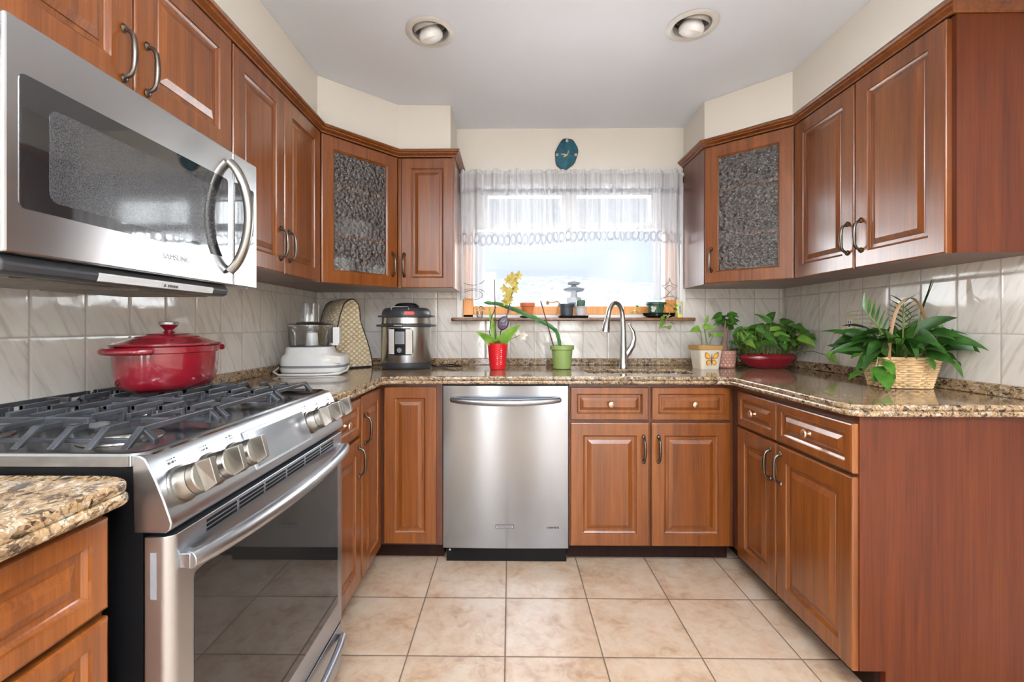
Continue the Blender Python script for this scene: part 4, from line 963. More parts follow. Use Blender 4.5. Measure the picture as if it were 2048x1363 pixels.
b = MB(); b.loft([[(0.085, -0.118, 0.060), (0.155, -0.104, 0.056), (0.150, -0.102, 0.088), (0.080, -0.114, 0.094)], [(0.085, -0.126, 0.060), (0.158, -0.112, 0.056), (0.152, -0.104, 0.092), (0.080, -0.116, 0.098)]]); b.done('control_pad', 'cream_label', t, smooth=0, bevel=0.003)
bw = MB(); bw.lathe([(0.100, 0.136), (0.105, 0.142), (0.108, 0.225), (0.110, 0.235)], c=(-0.012, 0, 0), seg=40, cap=False); bo = bw.done('bowl', 'clear_plastic', t, smooth=60)
MB().lathe([(0.0985, 0.134), (0.1005, 0.137), (0.0985, 0.141)], c=(-0.012, 0, 0), seg=40).done('bowl_ring', 'grey_band', bo)
MB().lathe([(0.034, 0.136), (0.031, 0.150), (0.028, 0.195), (0.026, 0.205), (0.001, 0.206)], c=(-0.008, 0, 0), seg=24).done('hub', 'white_plastic', bo)
b = MB(); b.loft([[(x, y, z) for x, y in ((0.092, -0.016), (0.112, -0.016), (0.112, 0.012), (0.092, 0.012))] for z in (0.148, 0.152)]); b.box(0.098, 0.130, -0.017, 0.013, 0.150, 0.232); b.box(0.080, 0.126, -0.016, 0.012, 0.140, 0.152)
b.done('bowl_handle', 'white_plastic', bo, smooth=0, bevel=0.006, seg=3)
b = MB(); b.lathe([(0.112, 0.236), (0.112, 0.244), (0.102, 0.252), (0.070, 0.258), (0.040, 0.260)], c=(-0.012, 0, 0), seg=40, cap=False); b.done('bowl_lid', 'clear_plastic', t, smooth=50)
b = MB(); b.loft([sq(0.044, 0.034, 0.258, 4, dx=-.020), sq(0.044, 0.034, 0.352, 4, dx=-.020)], False, False); b.loft([sq(0.034, 0.025, 0.262, 4, dx=-.020), sq(0.034, 0.025, 0.346, 4, dx=-.020), sq(0.036, 0.027, 0.354, 4, dx=-.020)], True, True); b.done('feed_tube', 'clear_plastic', t, smooth=50)
b = MB(); b.tube([(0.150, 0.03, 0.030), (0.176, -0.02, 0.034), (0.178, -0.07, 0.018), (0.15, -0.125, 0.0045), (0.05, -0.150, 0.004), (-0.05, -0.150, 0.004), (-0.12, -0.140, 0.0045), (-0.158, -0.10, 0.016), (-0.158, -0.03, 0.03)], 0.004, 8); b.tube([(-0.12, -0.130, 0.0045), (0.0, -0.139, 0.004), (0.10, -0.133, 0.0045), (0.155, -0.10, 0.010)], 0.004, 8); b.done('cord', 'white_plastic', t)

# ------------------------------------------------------------------ quilted mixer cover
t = thing('appliance_cover', 'beige quilted appliance cover with black piping in the corner beside the cooker', 'appliance cover', (-0.962, 2.618, CT1), math.radians(50))
fr_ = [(-0.105, 0.0), (-0.110, 0.10), (-0.098, 0.21), (-0.078, 0.30), (-0.055, 0.362), (-0.025, 0.388), (0.005, 0.388), (0.032, 0.366), (0.042, 0.32), (0.046, 0.262), (0.066, 0.215), (0.090, 0.155), (0.112, 0.085), (0.124, 0.03), (0.122, 0.0)]
def resamp(P, n=40):
    P = [Vector(p) for p in P]; L = [0]
    for a, b_ in zip(P, P[1:]): L.append(L[-1] + (b_ - a).length)
    out = []
    for k in range(n):
        d = L[-1] * k / (n - 1); i = max(j for j in range(len(L) - 1) if L[j] <= d + 1e-9); u = (d - L[i]) / (L[i + 1] - L[i])
        out.append(P[i].lerp(P[i + 1], u))
    return out
F = resamp(fr_)
Lp = lambda y, k, dz=0.0: [((p.x + 0.0) * k, y, max(0.001, p.y * (1 - dz))) for p in F]
b = MB(); b.loft([Lp(-0.098, 0.86, 0.03), Lp(-0.104, 0.96, 0.01), Lp(-0.098, 1.0), Lp(-0.03, 1.05, -0.012), Lp(0.04, 1.05, -0.008), Lp(0.10, 1.0, 0.01), Lp(0.112, 0.9, 0.05)], True, True); b.done('shell', 'quilted', t, smooth=60)
b = MB(); b.tube([(p.x * 1.0, -0.1015, max(0.005, p.y)) for p in F], 0.0036, 8, up=(0, 1, 0)); b.tube([(p.x * 1.0, 0.101, max(0.005, p.y * 0.99)) for p in F], 0.0036, 8, up=(0, 1, 0)); b.tube([(-0.105, -0.1, 0.005), (0.122, -0.1, 0.005)], 0.004, 8); b.tube([(0.122, -0.1, 0.005), (0.122, 0.1, 0.005)], 0.004, 8)
b.done('piping', 'piping', t)

# ------------------------------------------------------------------ pressure cooker
t = thing('pressure_cooker', 'stainless electric pressure cooker with black lid on the left of the counter', 'cooker', (-0.590, 2.590, CT1), math.radians(-4))
R = 0.140
MB().lathe([(R - 0.012, 0.0), (R - 0.004, 0.004), (R + 0.001, 0.014), (R + 0.001, 0.038), (R - 0.002, 0.040)], seg=56).done('base', 'charcoal', t)
MB().lathe([(R - 0.001, 0.038), (R, 0.040), (R, 0.232), (R - 0.002, 0.234)], seg=56).done('body', 'steel_pot', t)
b = MB(); b.lathe([(R - 0.001, 0.234), (R + 0.003, 0.236), (R + 0.003, 0.248), (R - 0.001, 0.250)], seg=56)
for s in (-1, 1): b.box(*sorted((s * (R - 0.01), s * (R + 0.024))), -0.035, 0.035, 0.235, 0.247)
bn = b.done('collar', 'charcoal', t, smooth=30)
b = MB()
for k in range(12):
    a = math.radians(-100 + k * 1.5); M = Matrix.Rotation(a + PI / 2, 4, 'Z'); q = MB(); q.box(-0.0012, 0.0012, -R - 0.0042, -R, 0.240, 0.2445); q.xf(M); me_ = bpy.data.meshes.new('tmp'); q.bm.to_mesh(me_); q.bm.free(); b.bm.from_mesh(me_); bpy.data.meshes.remove(me_)
b.done('collar_print', 'pale_grey', bn, smooth=0)
MB().lathe([(R - 0.004, 0.250), (R - 0.002, 0.252), (R - 0.002, 0.284), (R - 0.005, 0.286)], seg=56).done('pot_ring', 'steel_pot', t)
b = MB(); b.lathe([(R - 0.002, 0.286), (R - 0.001, 0.288), (R - 0.003, 0.312), (R - 0.010, 0.330), (R - 0.022, 0.339), (R - 0.06, 0.343), (0.001, 0.344)], seg=56)
for s in (-1, 1): b.box(*sorted((s * (R - 0.012), s * (R + 0.018))), -0.028, 0.028, 0.288, 0.298)
ld = b.done('lid', 'charcoal', t, smooth=35)
b = MB(); b.loft([sq(0.072, 0.034, 0.342, 3), sq(0.066, 0.032, 0.356, 3), sq(0.052, 0.028, 0.366, 3), sq(0.030, 0.018, 0.369, 3)]); b.done('lid_grip', 'black', ld, smooth=40)
q = MB(); q.tube([(-0.044, -0.105, 0.328), (-0.050, -0.105, 0.338), (-0.042, -0.098, 0.348), (0.042, -0.098, 0.348), (0.050, -0.105, 0.338), (0.044, -0.105, 0.328), (-0.044, -0.105, 0.328)], 0.0014, 6); q.xf(Matrix.Translation((0, -0.0175, -0.004))); q.done('lid_plate', 'pale_grey', ld)
def wrap(name, mat, a0, a1, z0, z1, rr, parent, n=10, rad=0.0):
    b = MB(); P = rrect(a0, a1, z0, z1, rad, 3) if rad else None
    def pt(u, z, r): a = u / R - PI / 2; return (r * math.cos(a), r * math.sin(a), z)
    if P:
        Z = sorted(set(round(z, 5) for _, z in P)); rows = []
        for z in Z:
            us = [u for u, zz in P if abs(zz - z) < 1e-4]; lo, hi = min(us), max(us)
            rows.append([pt(lo + (hi - lo) * k / n, z, rr) for k in range(n + 1)] + [pt(hi - (hi - lo) * k / n, z, R - 0.002) for k in range(n + 1)])
        b.loft(rows)
    else: b.loft([[pt(a0 + (a1 - a0) * k / n, z, rr) for k in range(n + 1)] + [pt(a1 - (a1 - a0) * k / n, z, R - 0.002) for k in range(n + 1)] for z in (z0, z1)])
    return b.done(name, mat, parent, smooth=30)
wrap('sticker', 'red_sticker', 0.030, 0.082, 0.300, 0.317, R + 0.0005, ld)
pn = wrap('control_panel', 'black', -0.066, 0.076, 0.080, 0.226, R + 0.002, t, rad=0.020)
wrap('button_pad', 'cream_label', -0.061, -0.026, 0.086, 0.220, R + 0.0032, pn); wrap('button_pad', 'cream_label', 0.036, 0.071, 0.086, 0.220, R + 0.0032, pn)
for k in range(8):
    for a in (-0.056, 0.041): wrap('button_print', 'pale_grey', a, a + 0.025, 0.0945 + k * 0.0155, 0.0975 + k * 0.0155, R + 0.0036, pn)
wrap('display', 'grey_band', -0.020, 0.030, 0.140, 0.208, R + 0.0034, pn)
MB().cyl((0.005, -R - 0.001, 0.108), (0.005, -R - 0.012, 0.108), 0.015, 0.013, 24).done('dial', 'steel_satin', pn)
MB().tube([(0.132, 0.02, 0.02), (0.17, -0.0, 0.006), (0.22, 0.02, 0.005), (0.29, -0.015, 0.012), (0.315, 0.0, 0.010), (0.26, 0.035, 0.018), (0.20, 0.04, 0.012)], 0.004, 8).done('cord', 'black', t)

# ------------------------------------------------------------------ pots and plants
def pot(name, mat, parent, rt, rb, h, rim=0.0, rimh=0.0, seg=36, th=0.004):
    P = [(rb * 0.9, 0.0), (rb, 0.003)]
    if rim: P += [(rt - 0.004, h - rimh), (rt + rim, h - rimh + 0.002)]
    P += [(rt + rim, h), (rt - th, h), (rt - th - 0.002, h * 0.82), (0.001, h * 0.82)]
    return MB().lathe(P, seg=seg).done(name, mat, parent, smooth=35)
def soil(parent, r, z): return MB().lathe([(r, z), (r * 0.6, z + 0.006), (0.001, z + 0.008)], seg=24).done('soil', 'soil', parent)

t = thing('potted_orchid', 'yellow orchid in a tall red pot with a support stick on the counter', 'potted plant', (-0.068, 2.505, CT1))
pt_ = pot('pot', 'red_plastic', t, 0.056, 0.043, 0.145); soil(t, 0.049, 0.122)
b = MB()
for k, (w_, n_) in enumerate(((0.020, 9), (0.012, 6))):
    for j in range(n_):
        z = 0.030 + j * 0.0105; a = -PI / 2 + (0.42 if k == 0 else -0.02) ; r = 0.0445 + 0.0105 * z / 0.145 + 0.0006
        hw = w_ * (0.6 + 0.4 * math.sin(j * 2.1 + k)) / 2
        b.loft([[((r + e) * math.cos(a + q), (r + e) * math.sin(a + q), zz) for q in (-hw / r * 0.4, hw / r * 0.4)] + [((r + e) * math.cos(a + q), (r + e) * math.sin(a + q), zz + 0.004) for q in (hw / r * 0.4, -hw / r * 0.4)] for e in (-0.001, 0.0004) for zz in (z,)])
b.done('pot_print', 'petal_white', pt_, smooth=0)
b = MB()
for d, L, w_, dr in (((-0.7, -0.5, 0.9), 0.155, 0.042, 0.5), ((0.6, -0.4, 1.0), 0.190, 0.052, 0.6), ((-0.35, 0.3, 1.6), 0.23, 0.026, -0.1), ((0.5, 0.5, 0.9), 0.15, 0.045, 0.7), ((0.1, -0.8, 0.9), 0.10, 0.04, 0.9)):
    b.leaf((0.012 * d[0], 0.012 * d[1], 0.125), d, L, w_ * 1.2, dr, 0.35, up=(-0.1, -1, 0.35))
b.done('foliage', 'leaf_light', t)
MB().cyl((-0.012, 0, 0.11), (-0.016, 0, 0.495), 0.0024, 0.0022, 8).done('support_stick', 'stick', t)
b = MB(); sp = [(0.004, 0.004, 0.11), (-0.040, 0.01, 0.22), (-0.022, 0.012, 0.30), (0.022, 0.008, 0.34)]
b.tube([(0.0, 0, 0.11), (0.018, 0.004, 0.21), (0.045, 0.006, 0.27), (0.062, 0.004, 0.34), (0.080, 0.0, 0.42), (0.094, -0.002, 0.50)], 0.0028, 8)
b.tube([(-0.01, 0.004, 0.11), (-0.045, 0.01, 0.20), (-0.036, 0.012, 0.28), (-0.010, 0.01, 0.345)], 0.0024, 8); b.done('stem', 'stick', t)
def flower(b, c, s, face, n=5):
    f = Vector(face).normalized(); u = f.cross(Vector((0, 0, 1))).normalized(); v = u.cross(f)
    for k in range(n):
        a = 2 * PI * k / n + 0.3; d = u * math.cos(a) + v * math.sin(a) + f * 0.35
        b.leaf(c, d, s, s * 0.62, 0.5, 0.2, 5, up=tuple(f), tip=0.8)
    b.ellipsoid(Vector(c) + f * s * 0.2, s * 0.16, s * 0.16, s * 0.22, 8, 6)
b = MB(); rnd = random.Random(5)
for k in range(13):
    u = k / 12; c = Vector((0.036 + 0.068 * u + rnd.uniform(-0.030, 0.022), rnd.uniform(-0.03, 0.02), 0.365 + 0.165 * u + rnd.uniform(-0.012, 0.012)))
    flower(b, c, 0.030, (rnd.uniform(-0.8, 0.8), -1, rnd.uniform(-0.3, 0.5)))
b.done('flowers', 'petal_yellow', t)
b = MB(); flower(b, (0.135, -0.03, 0.190), 0.034, (0.6, -0.8, -0.2)); flower(b, (0.115, -0.02, 0.196), 0.022, (-0.3, -0.9, 0.3)); b.done('white_bloom', 'petal_white', t); 
MB().tube([(0.015, -0.01, 0.12), (0.07, -0.02, 0.165), (0.13, -0.03, 0.193)], 0.0022, 6).done('stem', 'stem_green', t)
b = MB(); b.loft([[(0.032 + rr * math.cos(2 * PI * k / 24) + 0.006 * math.sin(2 * PI * k / 24), y, 0.253 + 1.25 * rr * math.sin(2 * PI * k / 24)) for k in range(24)] for rr, y in ((0.006, -0.046), (0.026, -0.043), (0.0305, -0.036), (0.026, -0.029), (0.006, -0.026))]); b.tube([(0.045, -0.036, 0.282), (0.060, -0.03, 0.315), (0.068, -0.024, 0.35)], 0.004, 8); b.done('plant_marker', 'purple', t)
b = MB()
for (x0, z0, x1, z1) in ((0.018, 0.262, 0.026, 0.272), (0.026, 0.258, 0.034, 0.268), (0.034, 0.254, 0.038, 0.272), (0.022, 0.244, 0.040, 0.246), (0.046, 0.240, 0.050, 0.262)): b.tube([(x0, -0.0468, z0), (x1, -0.0468, z1)], 0.0012, 6)
b.done('marker_print', 'pale_grey', t)

t = thing('potted_cactus', 'arching flat-stemmed cactus in a sage green plastic pot', 'potted plant', (0.291, 2.545, CT1))
pot('pot', 'green_pot', t, 0.062, 0.050, 0.130, 0.005, 0.024); soil(t, 0.055, 0.110)
pts = [(-0.010, 0, 0.10), (-0.016, 0, 0.16), (-0.030, 0.002, 0.21), (-0.075, 0.006, 0.245), (-0.155, 0.012, 0.285), (-0.26, 0.02, 0.330), (-0.36, 0.024, 0.365), (-0.44, 0.022, 0.372)]
b = MB(); T = resamp([(p[0], p[2]) for p in pts], 34); b2 = MB()
loops = []
for i, p in enumerate(T):
    q = T[min(i + 1, 33)] - T[max(i - 1, 0)]; d = Vector((q.x, 0, q.y)).normalized(); n_ = Vector((-d.z, 0, d.x)); u = i / 33
    w_ = 0.0112 * (1 - 0.25 * abs(2 * u - 1)) + (0.0022 if i % 2 else 0) if i < 33 else 0.002
    c = Vector((p.x, 0.0 + 0.05 * u, p.y)); s_ = Vector((0, 1, 0))
    loops.append([c + n_ * w_, c + s_ * 0.006, c - n_ * w_, c - s_ * 0.006])
b.loft(loops); b.done('stem', 'cactus', t, smooth=50)
MB().cyl((-0.040, 0.0, 0.10), (-0.118, 0.012, 0.378), 0.0032, 0.003, 8).done('support_stick', 'stick', t)

t = thing('butterfly_planter', 'cream square planter with orange butterfly and a leafy seedling', 'potted plant', (1.105, 2.585, CT1), math.radians(6))
def sqpot(parent, w0, w1, h, mat, name='pot'):
    b = MB(); b.loft([sq(w0, w0, 0.0, 7), sq(w1, w1, h, 7), sq(w1 - 0.006, w1 - 0.006, h, 7), sq(w1 - 0.008, w1 - 0.008, h * 0.84, 7)]); return b.done(name, mat, parent, smooth=30)
pp = sqpot(t, 0.054, 0.070, 0.128, 'cream_pot'); 
b = MB(); b.loft([sq(0.0705, 0.0705, 0.106, 7), sq(0.0735, 0.0735, 0.108, 7), sq(0.0735, 0.0735, 0.130, 7), sq(0.066, 0.066, 0.131, 7), sq(0.064, 0.064, 0.112, 7)]); b.done('rim', 'tan_rim', t, smooth=30); soil(t, 0.060, 0.112)
tilt = lambda x, z, e=0.0: (x, -(0.0555 + (0.070 - 0.054) * z / 0.128) - e, z)
bf = None
for nm, mt, e, sc in (('butterfly_edge', 'wing_line', 0.0006, 1.0), ('butterfly_wing', 'orange_wing', 0.0012, 0.90), ('butterfly_spot', 'yellow_wing', 0.0018, 0.55)):
    b = MB()
    for s in (-1, 1):
        for cx_, cz_, pts_ in ((0.020, 0.072, [(-0.017, -0.012), (-0.006, 0.008), (0.010, 0.022), (0.019, 0.020), (0.020, 0.004), (0.012, -0.012), (-0.004, -0.017)]), (0.015, 0.036, [(-0.012, 0.016), (0.002, 0.016), (0.014, 0.008), (0.015, -0.006), (0.006, -0.016), (-0.005, -0.012), (-0.011, 0.002)])):
            Lp_ = [((cx_ + px * sc) * s, cz_ + pz * sc) for px, pz in pts_]
            b.loft([[tilt(x, z, -0.001) for x, z in Lp_], [tilt(x, z, e) for x, z in Lp_]])
    b.done(nm, mt, pp, smooth=0)
MB().tube([tilt(0, 0.018, 0.001), tilt(0, 0.05, 0.003), tilt(0, 0.086, 0.001)], [0.001, 0.0028, 0.001], 6).done('butterfly_body', 'wing_line', pp)
b = MB(); st = MB()
for p, d, L, w_ in (((-0.030, 0, 0.215), (-0.8, -0.3, 0.25), 0.085, 0.050), ((-0.020, 0, 0.225), (0.75, -0.3, 0.35), 0.075, 0.046), ((0.0, 0, 0.255), (0.15, -0.2, 1.0), 0.05, 0.022), ((0.045, 0, 0.185), (0.9, -0.3, 0.3), 0.065, 0.035), ((0.028, 0, 0.175), (-0.5, -0.5, 0.8), 0.055, 0.022)): b.leaf(p, d, L, w_, 0.7, 0.3, up=(-0.3, -0.8, 0.6))
for q in ([(-0.018, 0, 0.11), (-0.024, 0, 0.17), (-0.030, 0, 0.215)], [(0.014, 0, 0.11), (0.0, 0, 0.19), (-0.010, 0, 0.235), (0.0, 0, 0.26)], [(0.020, 0, 0.11), (0.034, 0, 0.16), (0.046, 0, 0.188)]): st.tube(q, 0.0028, 8)
b.done('foliage', 'leaf_light', t); st.done('stem', 'stem_green', t)

t = thing('potted_bonsai', 'small money tree with thick trunk in a pink patterned pot', 'potted plant', (1.238, 2.635, CT1))
pp = MB().lathe([(0.046, 0.0), (0.052, 0.004), (0.058, 0.06), (0.060, 0.098), (0.055, 0.099), (0.053, 0.085), (0.001, 0.085)], seg=36).done('pot', 'pink_pot', t); soil(t, 0.052, 0.086)
b = MB()
for i in range(16):
    for j in range(5):
        a = 2 * PI * (i + 0.5 * (j % 2)) / 16; z = 0.018 + 0.017 * j; r = 0.0515 + 0.0075 * z / 0.098 + 0.0008
        b.lathe([(0.0042 if j % 2 else 0.0055, 0.0), (0.002, 0.0009), (0.0001, 0.0008)], seg=6, M=Matrix.Rotation(a, 4, 'Z') @ Matrix.Translation((r, 0, z)) @ Matrix.Rotation(PI / 2, 4, 'Y'))
b.done('pot_motif', 'pink_motif', pp)
MB().tube([(-0.006, 0, 0.08), (-0.008, 0, 0.105), (-0.006, 0, 0.14), (0.004, 0, 0.19), (-0.002, 0, 0.235), (0.004, 0, 0.27)], [0.021, 0.022, 0.017, 0.010, 0.008, 0.006], 12).done('trunk', 'bark', t)
b = MB(); rnd = random.Random(11)
for k in range(30):
    a = rnd.uniform(0, 2 * PI); e = rnd.uniform(-0.3, 1.0)
    b.leaf((0.004 + 0.02 * math.cos(a), 0.02 * math.sin(a), 0.258 + rnd.uniform(-0.01, 0.05)), (math.cos(a), math.sin(a), e), rnd.uniform(0.045, 0.078), 0.034, 1.5, 0.25, up=(-0.3, -0.8, 0.6))
b.done('foliage', 'leaf', t)

t = thing('potted_pothos', 'trailing green pothos in a glossy dark red oval bowl', 'potted plant', (1.462, 2.600, CT1), math.radians(-4))
b = MB(); b.loft([[((0.155 * r) * math.cos(2 * PI * k / 44), (0.085 * r) * math.sin(2 * PI * k / 44), z) for k in range(44)] for r, z in ((0.55, 0.0), (0.62, 0.003), (0.80, 0.022), (0.96, 0.048), (1.0, 0.060), (0.97, 0.072), (0.88, 0.083), (0.84, 0.082), (0.84, 0.07))]); b.done('bowl', 'red_glaze', t, smooth=50)
b = MB(); b.loft([[((0.155 * r) * math.cos(2 * PI * k / 30), (0.085 * r) * math.sin(2 * PI * k / 30), z) for k in range(30)] for r, z in ((0.84, 0.07), (0.3, 0.076))]); b.done('soil', 'soil', t)
b = MB(); b2 = MB(); st = MB(); rnd = random.Random(21)
for k in range(96):
    x = rnd.uniform(-0.13, 0.12); y = rnd.uniform(-0.06, 0.04); a = rnd.uniform(-PI, PI); h_ = rnd.uniform(0.07, 0.20) * (1 - 0.3 * abs(x) / 0.13)
    lean = Vector((x * 0.65 + math.cos(a) * 0.05, y * 0.4 - 0.02 + math.sin(a) * 0.03, 0)); tip_ = Vector((x, y, 0.075 + h_)) + lean
    if tip_.y > 0.10: tip_.y = 0.10
    st.tube([(x, y, 0.07), Vector((x, y, 0.075 + h_ * 0.6)) + lean * 0.4, tip_], 0.0018, 5)
    d = Vector((math.cos(a) + x * 4, math.sin(a) * 0.6 - 0.5, rnd.uniform(-0.1, 0.5)))
    (b if k % 3 else b2).leaf(tip_, d, rnd.uniform(0.07, 0.115), rnd.uniform(0.035, 0.052), 1.0, 0.25, up=(rnd.uniform(-0.7, 0.3), -0.8, rnd.uniform(0.2, 0.9)))
for k in range(46):
    x = rnd.uniform(-0.165, -0.09); z = 0.05 + rnd.uniform(0.0, 0.17)
    b.leaf((x, rnd.uniform(0.0, 0.10), z), (rnd.uniform(-1, 0.6), -0.7, rnd.uniform(-0.2, 0.8)), rnd.uniform(0.03, 0.055), 0.028, 1.0, 0.25)
    if k % 2: st.tube([(-0.12, 0.02, 0.075), ((x - 0.12) / 2, 0.03, z + 0.02), (x, 0.05, z)], 0.0015, 5)
for k in range(26): x = rnd.uniform(-0.165, -0.12); st.tube([(-0.13, 0.0, 0.075), (x + 0.03, 0.02, 0.09), (x, 0.01, 0.02 + rnd.uniform(0, 0.03))], 0.0012, 5)
st.tube([(0.09, -0.02, 0.075), (0.13, -0.09, 0.10), (0.15, -0.17, 0.105), (0.165, -0.25, 0.09)], 0.0026, 6)
b2.leaf((0.165, -0.25, 0.092), (0.75, -0.5, -0.15), 0.095, 0.060, 0.9, 0.2, up=(-0.5, -0.9, 0.7))
b2.leaf((0.115, -0.03, 0.175), (0.35, -0.2, 1.0), 0.10, 0.055, 0.5, 0.3); b.leaf((0.125, 0.0, 0.10), (0.8, -0.4, 0.2), 0.085, 0.05, 0.8, 0.2)
for q in (b, b2, st): q.keep(t, 1.642, 2.775, CT1 + 0.002, 1.272)
b.done('foliage', 'leaf', t); b2.done('foliage', 'leaf_light', t); st.done('stems', 'stem_green', t)

# willow basket of house plants
t = thing('plant_basket', 'woven willow basket with hoop handle full of dark leafy house plants', 'plant basket', (1.525, 1.800, CT1), math.radians(-8))
b = MB(); nst = 44; rows_ = 13; A0, B0, A1, B1, HB = 0.088, 0.066, 0.112, 0.086, 0.106
for j in range(rows_):
    z = 0.006 + HB * j / (rows_ - 1); u = j / (rows_ - 1); P = []
    for k in range(2 * nst):
        a = 2 * PI * k / (2 * nst); w_ = 0.0055 * math.sin(nst * a / 2 + PI * j); L = sq(A0 + (A1 - A0) * u + w_, B0 + (B1 - B0) * u + w_, z, 3.0, 2 * nst)[k]; P.append(L)
    P.append(P[0]); b.tube(P, 0.0047, 6, 0.8)
for k in range(nst // 2):
    p0 = sq(A0, B0, 0.005, 3.0, nst)[2 * k]; p1 = sq(A1, B1, HB + 0.008, 3.0, nst)[2 * k]; b.tube([p0, p1], 0.0035, 6)
b.tube(sq(A1, B1, HB + 0.009, 3.0, 48) + [sq(A1, B1, HB + 0.009, 3.0, 48)[0]], 0.006, 6)
b.done('basket', 'willow', t, smooth=60)
MB().loft([sq(A0 - 0.006, B0 - 0.006, 0.004, 3.0), sq(A1 - 0.010, B1 - 0.010, HB - 0.015, 3.0), sq(0.02, 0.02, HB - 0.008, 3.0)])
b = MB(); b.loft([sq(A0 - 0.008, B0 - 0.008, 0.004, 3.0), sq(A1 - 0.014, B1 - 0.014, HB - 0.015, 3.0), sq(0.02, 0.02, HB - 0.008, 3.0)]); b.done('soil', 'soil', t)
b = MB(); pts = [(A1 * 0.75 * math.cos(PI * k / 22) * 1.0 - 0.0, -0.055 + 0.02 * math.cos(PI * k / 22), 0.05 + 0.0 + 0.295 * math.sin(PI * k / 22) ** 0.75) for k in range(23)]
b.loft([[Vector(p) + Vector(o) for o in ((0, -0.011, 0), (0.003, 0, 0), (0, 0.011, 0), (-0.003, 0, 0))] for p in pts]); b.done('hoop_handle', 'handle_willow', t)
b = MB(); b2 = MB(); st = MB(); rnd = random.Random(9)
for k in range(64):                                           # broad lily-like blades
    a = rnd.uniform(0, 2 * PI); rr = rnd.uniform(0.02, 0.075); p = Vector((rr * math.cos(a) * 1.2, rr * math.sin(a), HB - 0.02)); h_ = rnd.uniform(0.04, 0.13); out = rnd.uniform(0.02, 0.085)
    q = p + Vector((math.cos(a) * out, math.sin(a) * out * 0.8, h_)); st.tube([p, p + Vector((math.cos(a) * out * 0.3, math.sin(a) * out * 0.3, h_ * 0.7)), q], 0.002, 5)
    L = rnd.uniform(0.10, 0.155)
    if q.x * 1.0 + math.cos(a) * L * 0.9 > 0.14: L *= 0.72
    b.leaf(q, (math.cos(a), math.sin(a) * 0.8, rnd.uniform(-0.05, 0.7)), L, rnd.uniform(0.042, 0.064), rnd.uniform(0.6, 1.3), 0.25, 8, up=(rnd.uniform(-1.0, 0.9), rnd.uniform(-1.0, 0.1), rnd.uniform(0.1, 1.0)))
for k in range(16):                                           # upright inner blades
    p = Vector((rnd.uniform(-0.07, 0.07), rnd.uniform(-0.05, 0.04), HB + rnd.uniform(0.0, 0.06))); (b if k % 2 else b2).leaf(p, (p.x * 8 + rnd.uniform(-0.4, 0.4), rnd.uniform(-0.5, 0.2), 1.0), rnd.uniform(0.10, 0.15), rnd.uniform(0.036, 0.052), rnd.uniform(0.8, 1.6), 0.25, 8, up=(rnd.uniform(-0.6, 0.6), -1, 0.3))
def frond(base, d, L, n, lw, mb, dr=0.5):
    p = Vector(base); d = Vector(d).normalized(); P = [p.copy()]
    for i in range(n):
        d = (d + Vector((0, 0, -dr / n))).normalized(); p = p + d * (L / n); P.append(p.copy()); s_ = d.cross(Vector((0, -1, 0.25))).normalized()
        if i >= n // 3:
            for sg in (-1, 1): mb.leaf(p, d * 0.75 + s_ * sg * 0.75, lw * (1.0 - 0.4 * abs(i / n - 0.6)), 0.013, 0.35, 0.2, 4)
    st.tube(P, [0.003] * (len(P) - 2) + [0.002, 0.0012], 6)
frond((-0.02, 0, HB), (-0.30, 0.0, 1.0), 0.22, 10, 0.085, b2, 0.9); frond((0.005, -0.01, HB), (-0.02, -0.05, 1.0), 0.22, 11, 0.075, b2, 0.2); frond((0.02, 0.02, HB), (0.30, 0.25, 1.0), 0.20, 9, 0.07, b2, 0.6)
for (x, sgn) in ((0.0, 1), (0.006, -1), (0.0, 0.3), (0.003, -0.4)): b2.leaf((0.052 + x, -0.03, HB + 0.17), (0.22 + 0.06 * sgn, -0.1, 1.0), 0.155, 0.020, 0.05, 0.3, 6)
st.tube([(0.02, -0.02, HB), (0.03, -0.03, HB + 0.08), (0.054, -0.03, HB + 0.175)], 0.003, 6)
for p, d, L, w_ in (((-0.12, -0.10, 0.088), (-0.7, -0.5, -0.5), 0.085, 0.050), ((-0.17, -0.08, 0.065), (-1.0, -0.35, -0.1), 0.080, 0.042), ((-0.13, -0.12, 0.068), (-0.35, -0.9, -0.35), 0.10, 0.062), ((-0.15, -0.05, 0.13), (-0.9, -0.4, 0.1), 0.075, 0.04), ((-0.12, -0.11, 0.11), (0.1, -1, -0.8), 0.07, 0.045), ((0.10, -0.10, 0.115), (0.4, -0.7, -0.9), 0.075, 0.045), ((0.02, -0.115, 0.12), (0.1, -0.8, -0.8), 0.05, 0.03)):
    b2.leaf(p, d, L, w_, 0.6, 0.2)
for q in ([(-0.08, -0.06, HB), (-0.13, -0.09, 0.12), (-0.14, -0.10, 0.085)], [(-0.09, -0.05, HB), (-0.15, -0.07, 0.10), (-0.172, -0.08, 0.066)]): st.tube(q, 0.0024, 6)
for q in (b, b2, st): q.keep(t, 1.660, 2.7, CT1 + 0.002)
b.done('foliage', 'leaf_dark', t); b2.done('foliage', 'leaf', t); st.done('stems', 'stem_green', t)

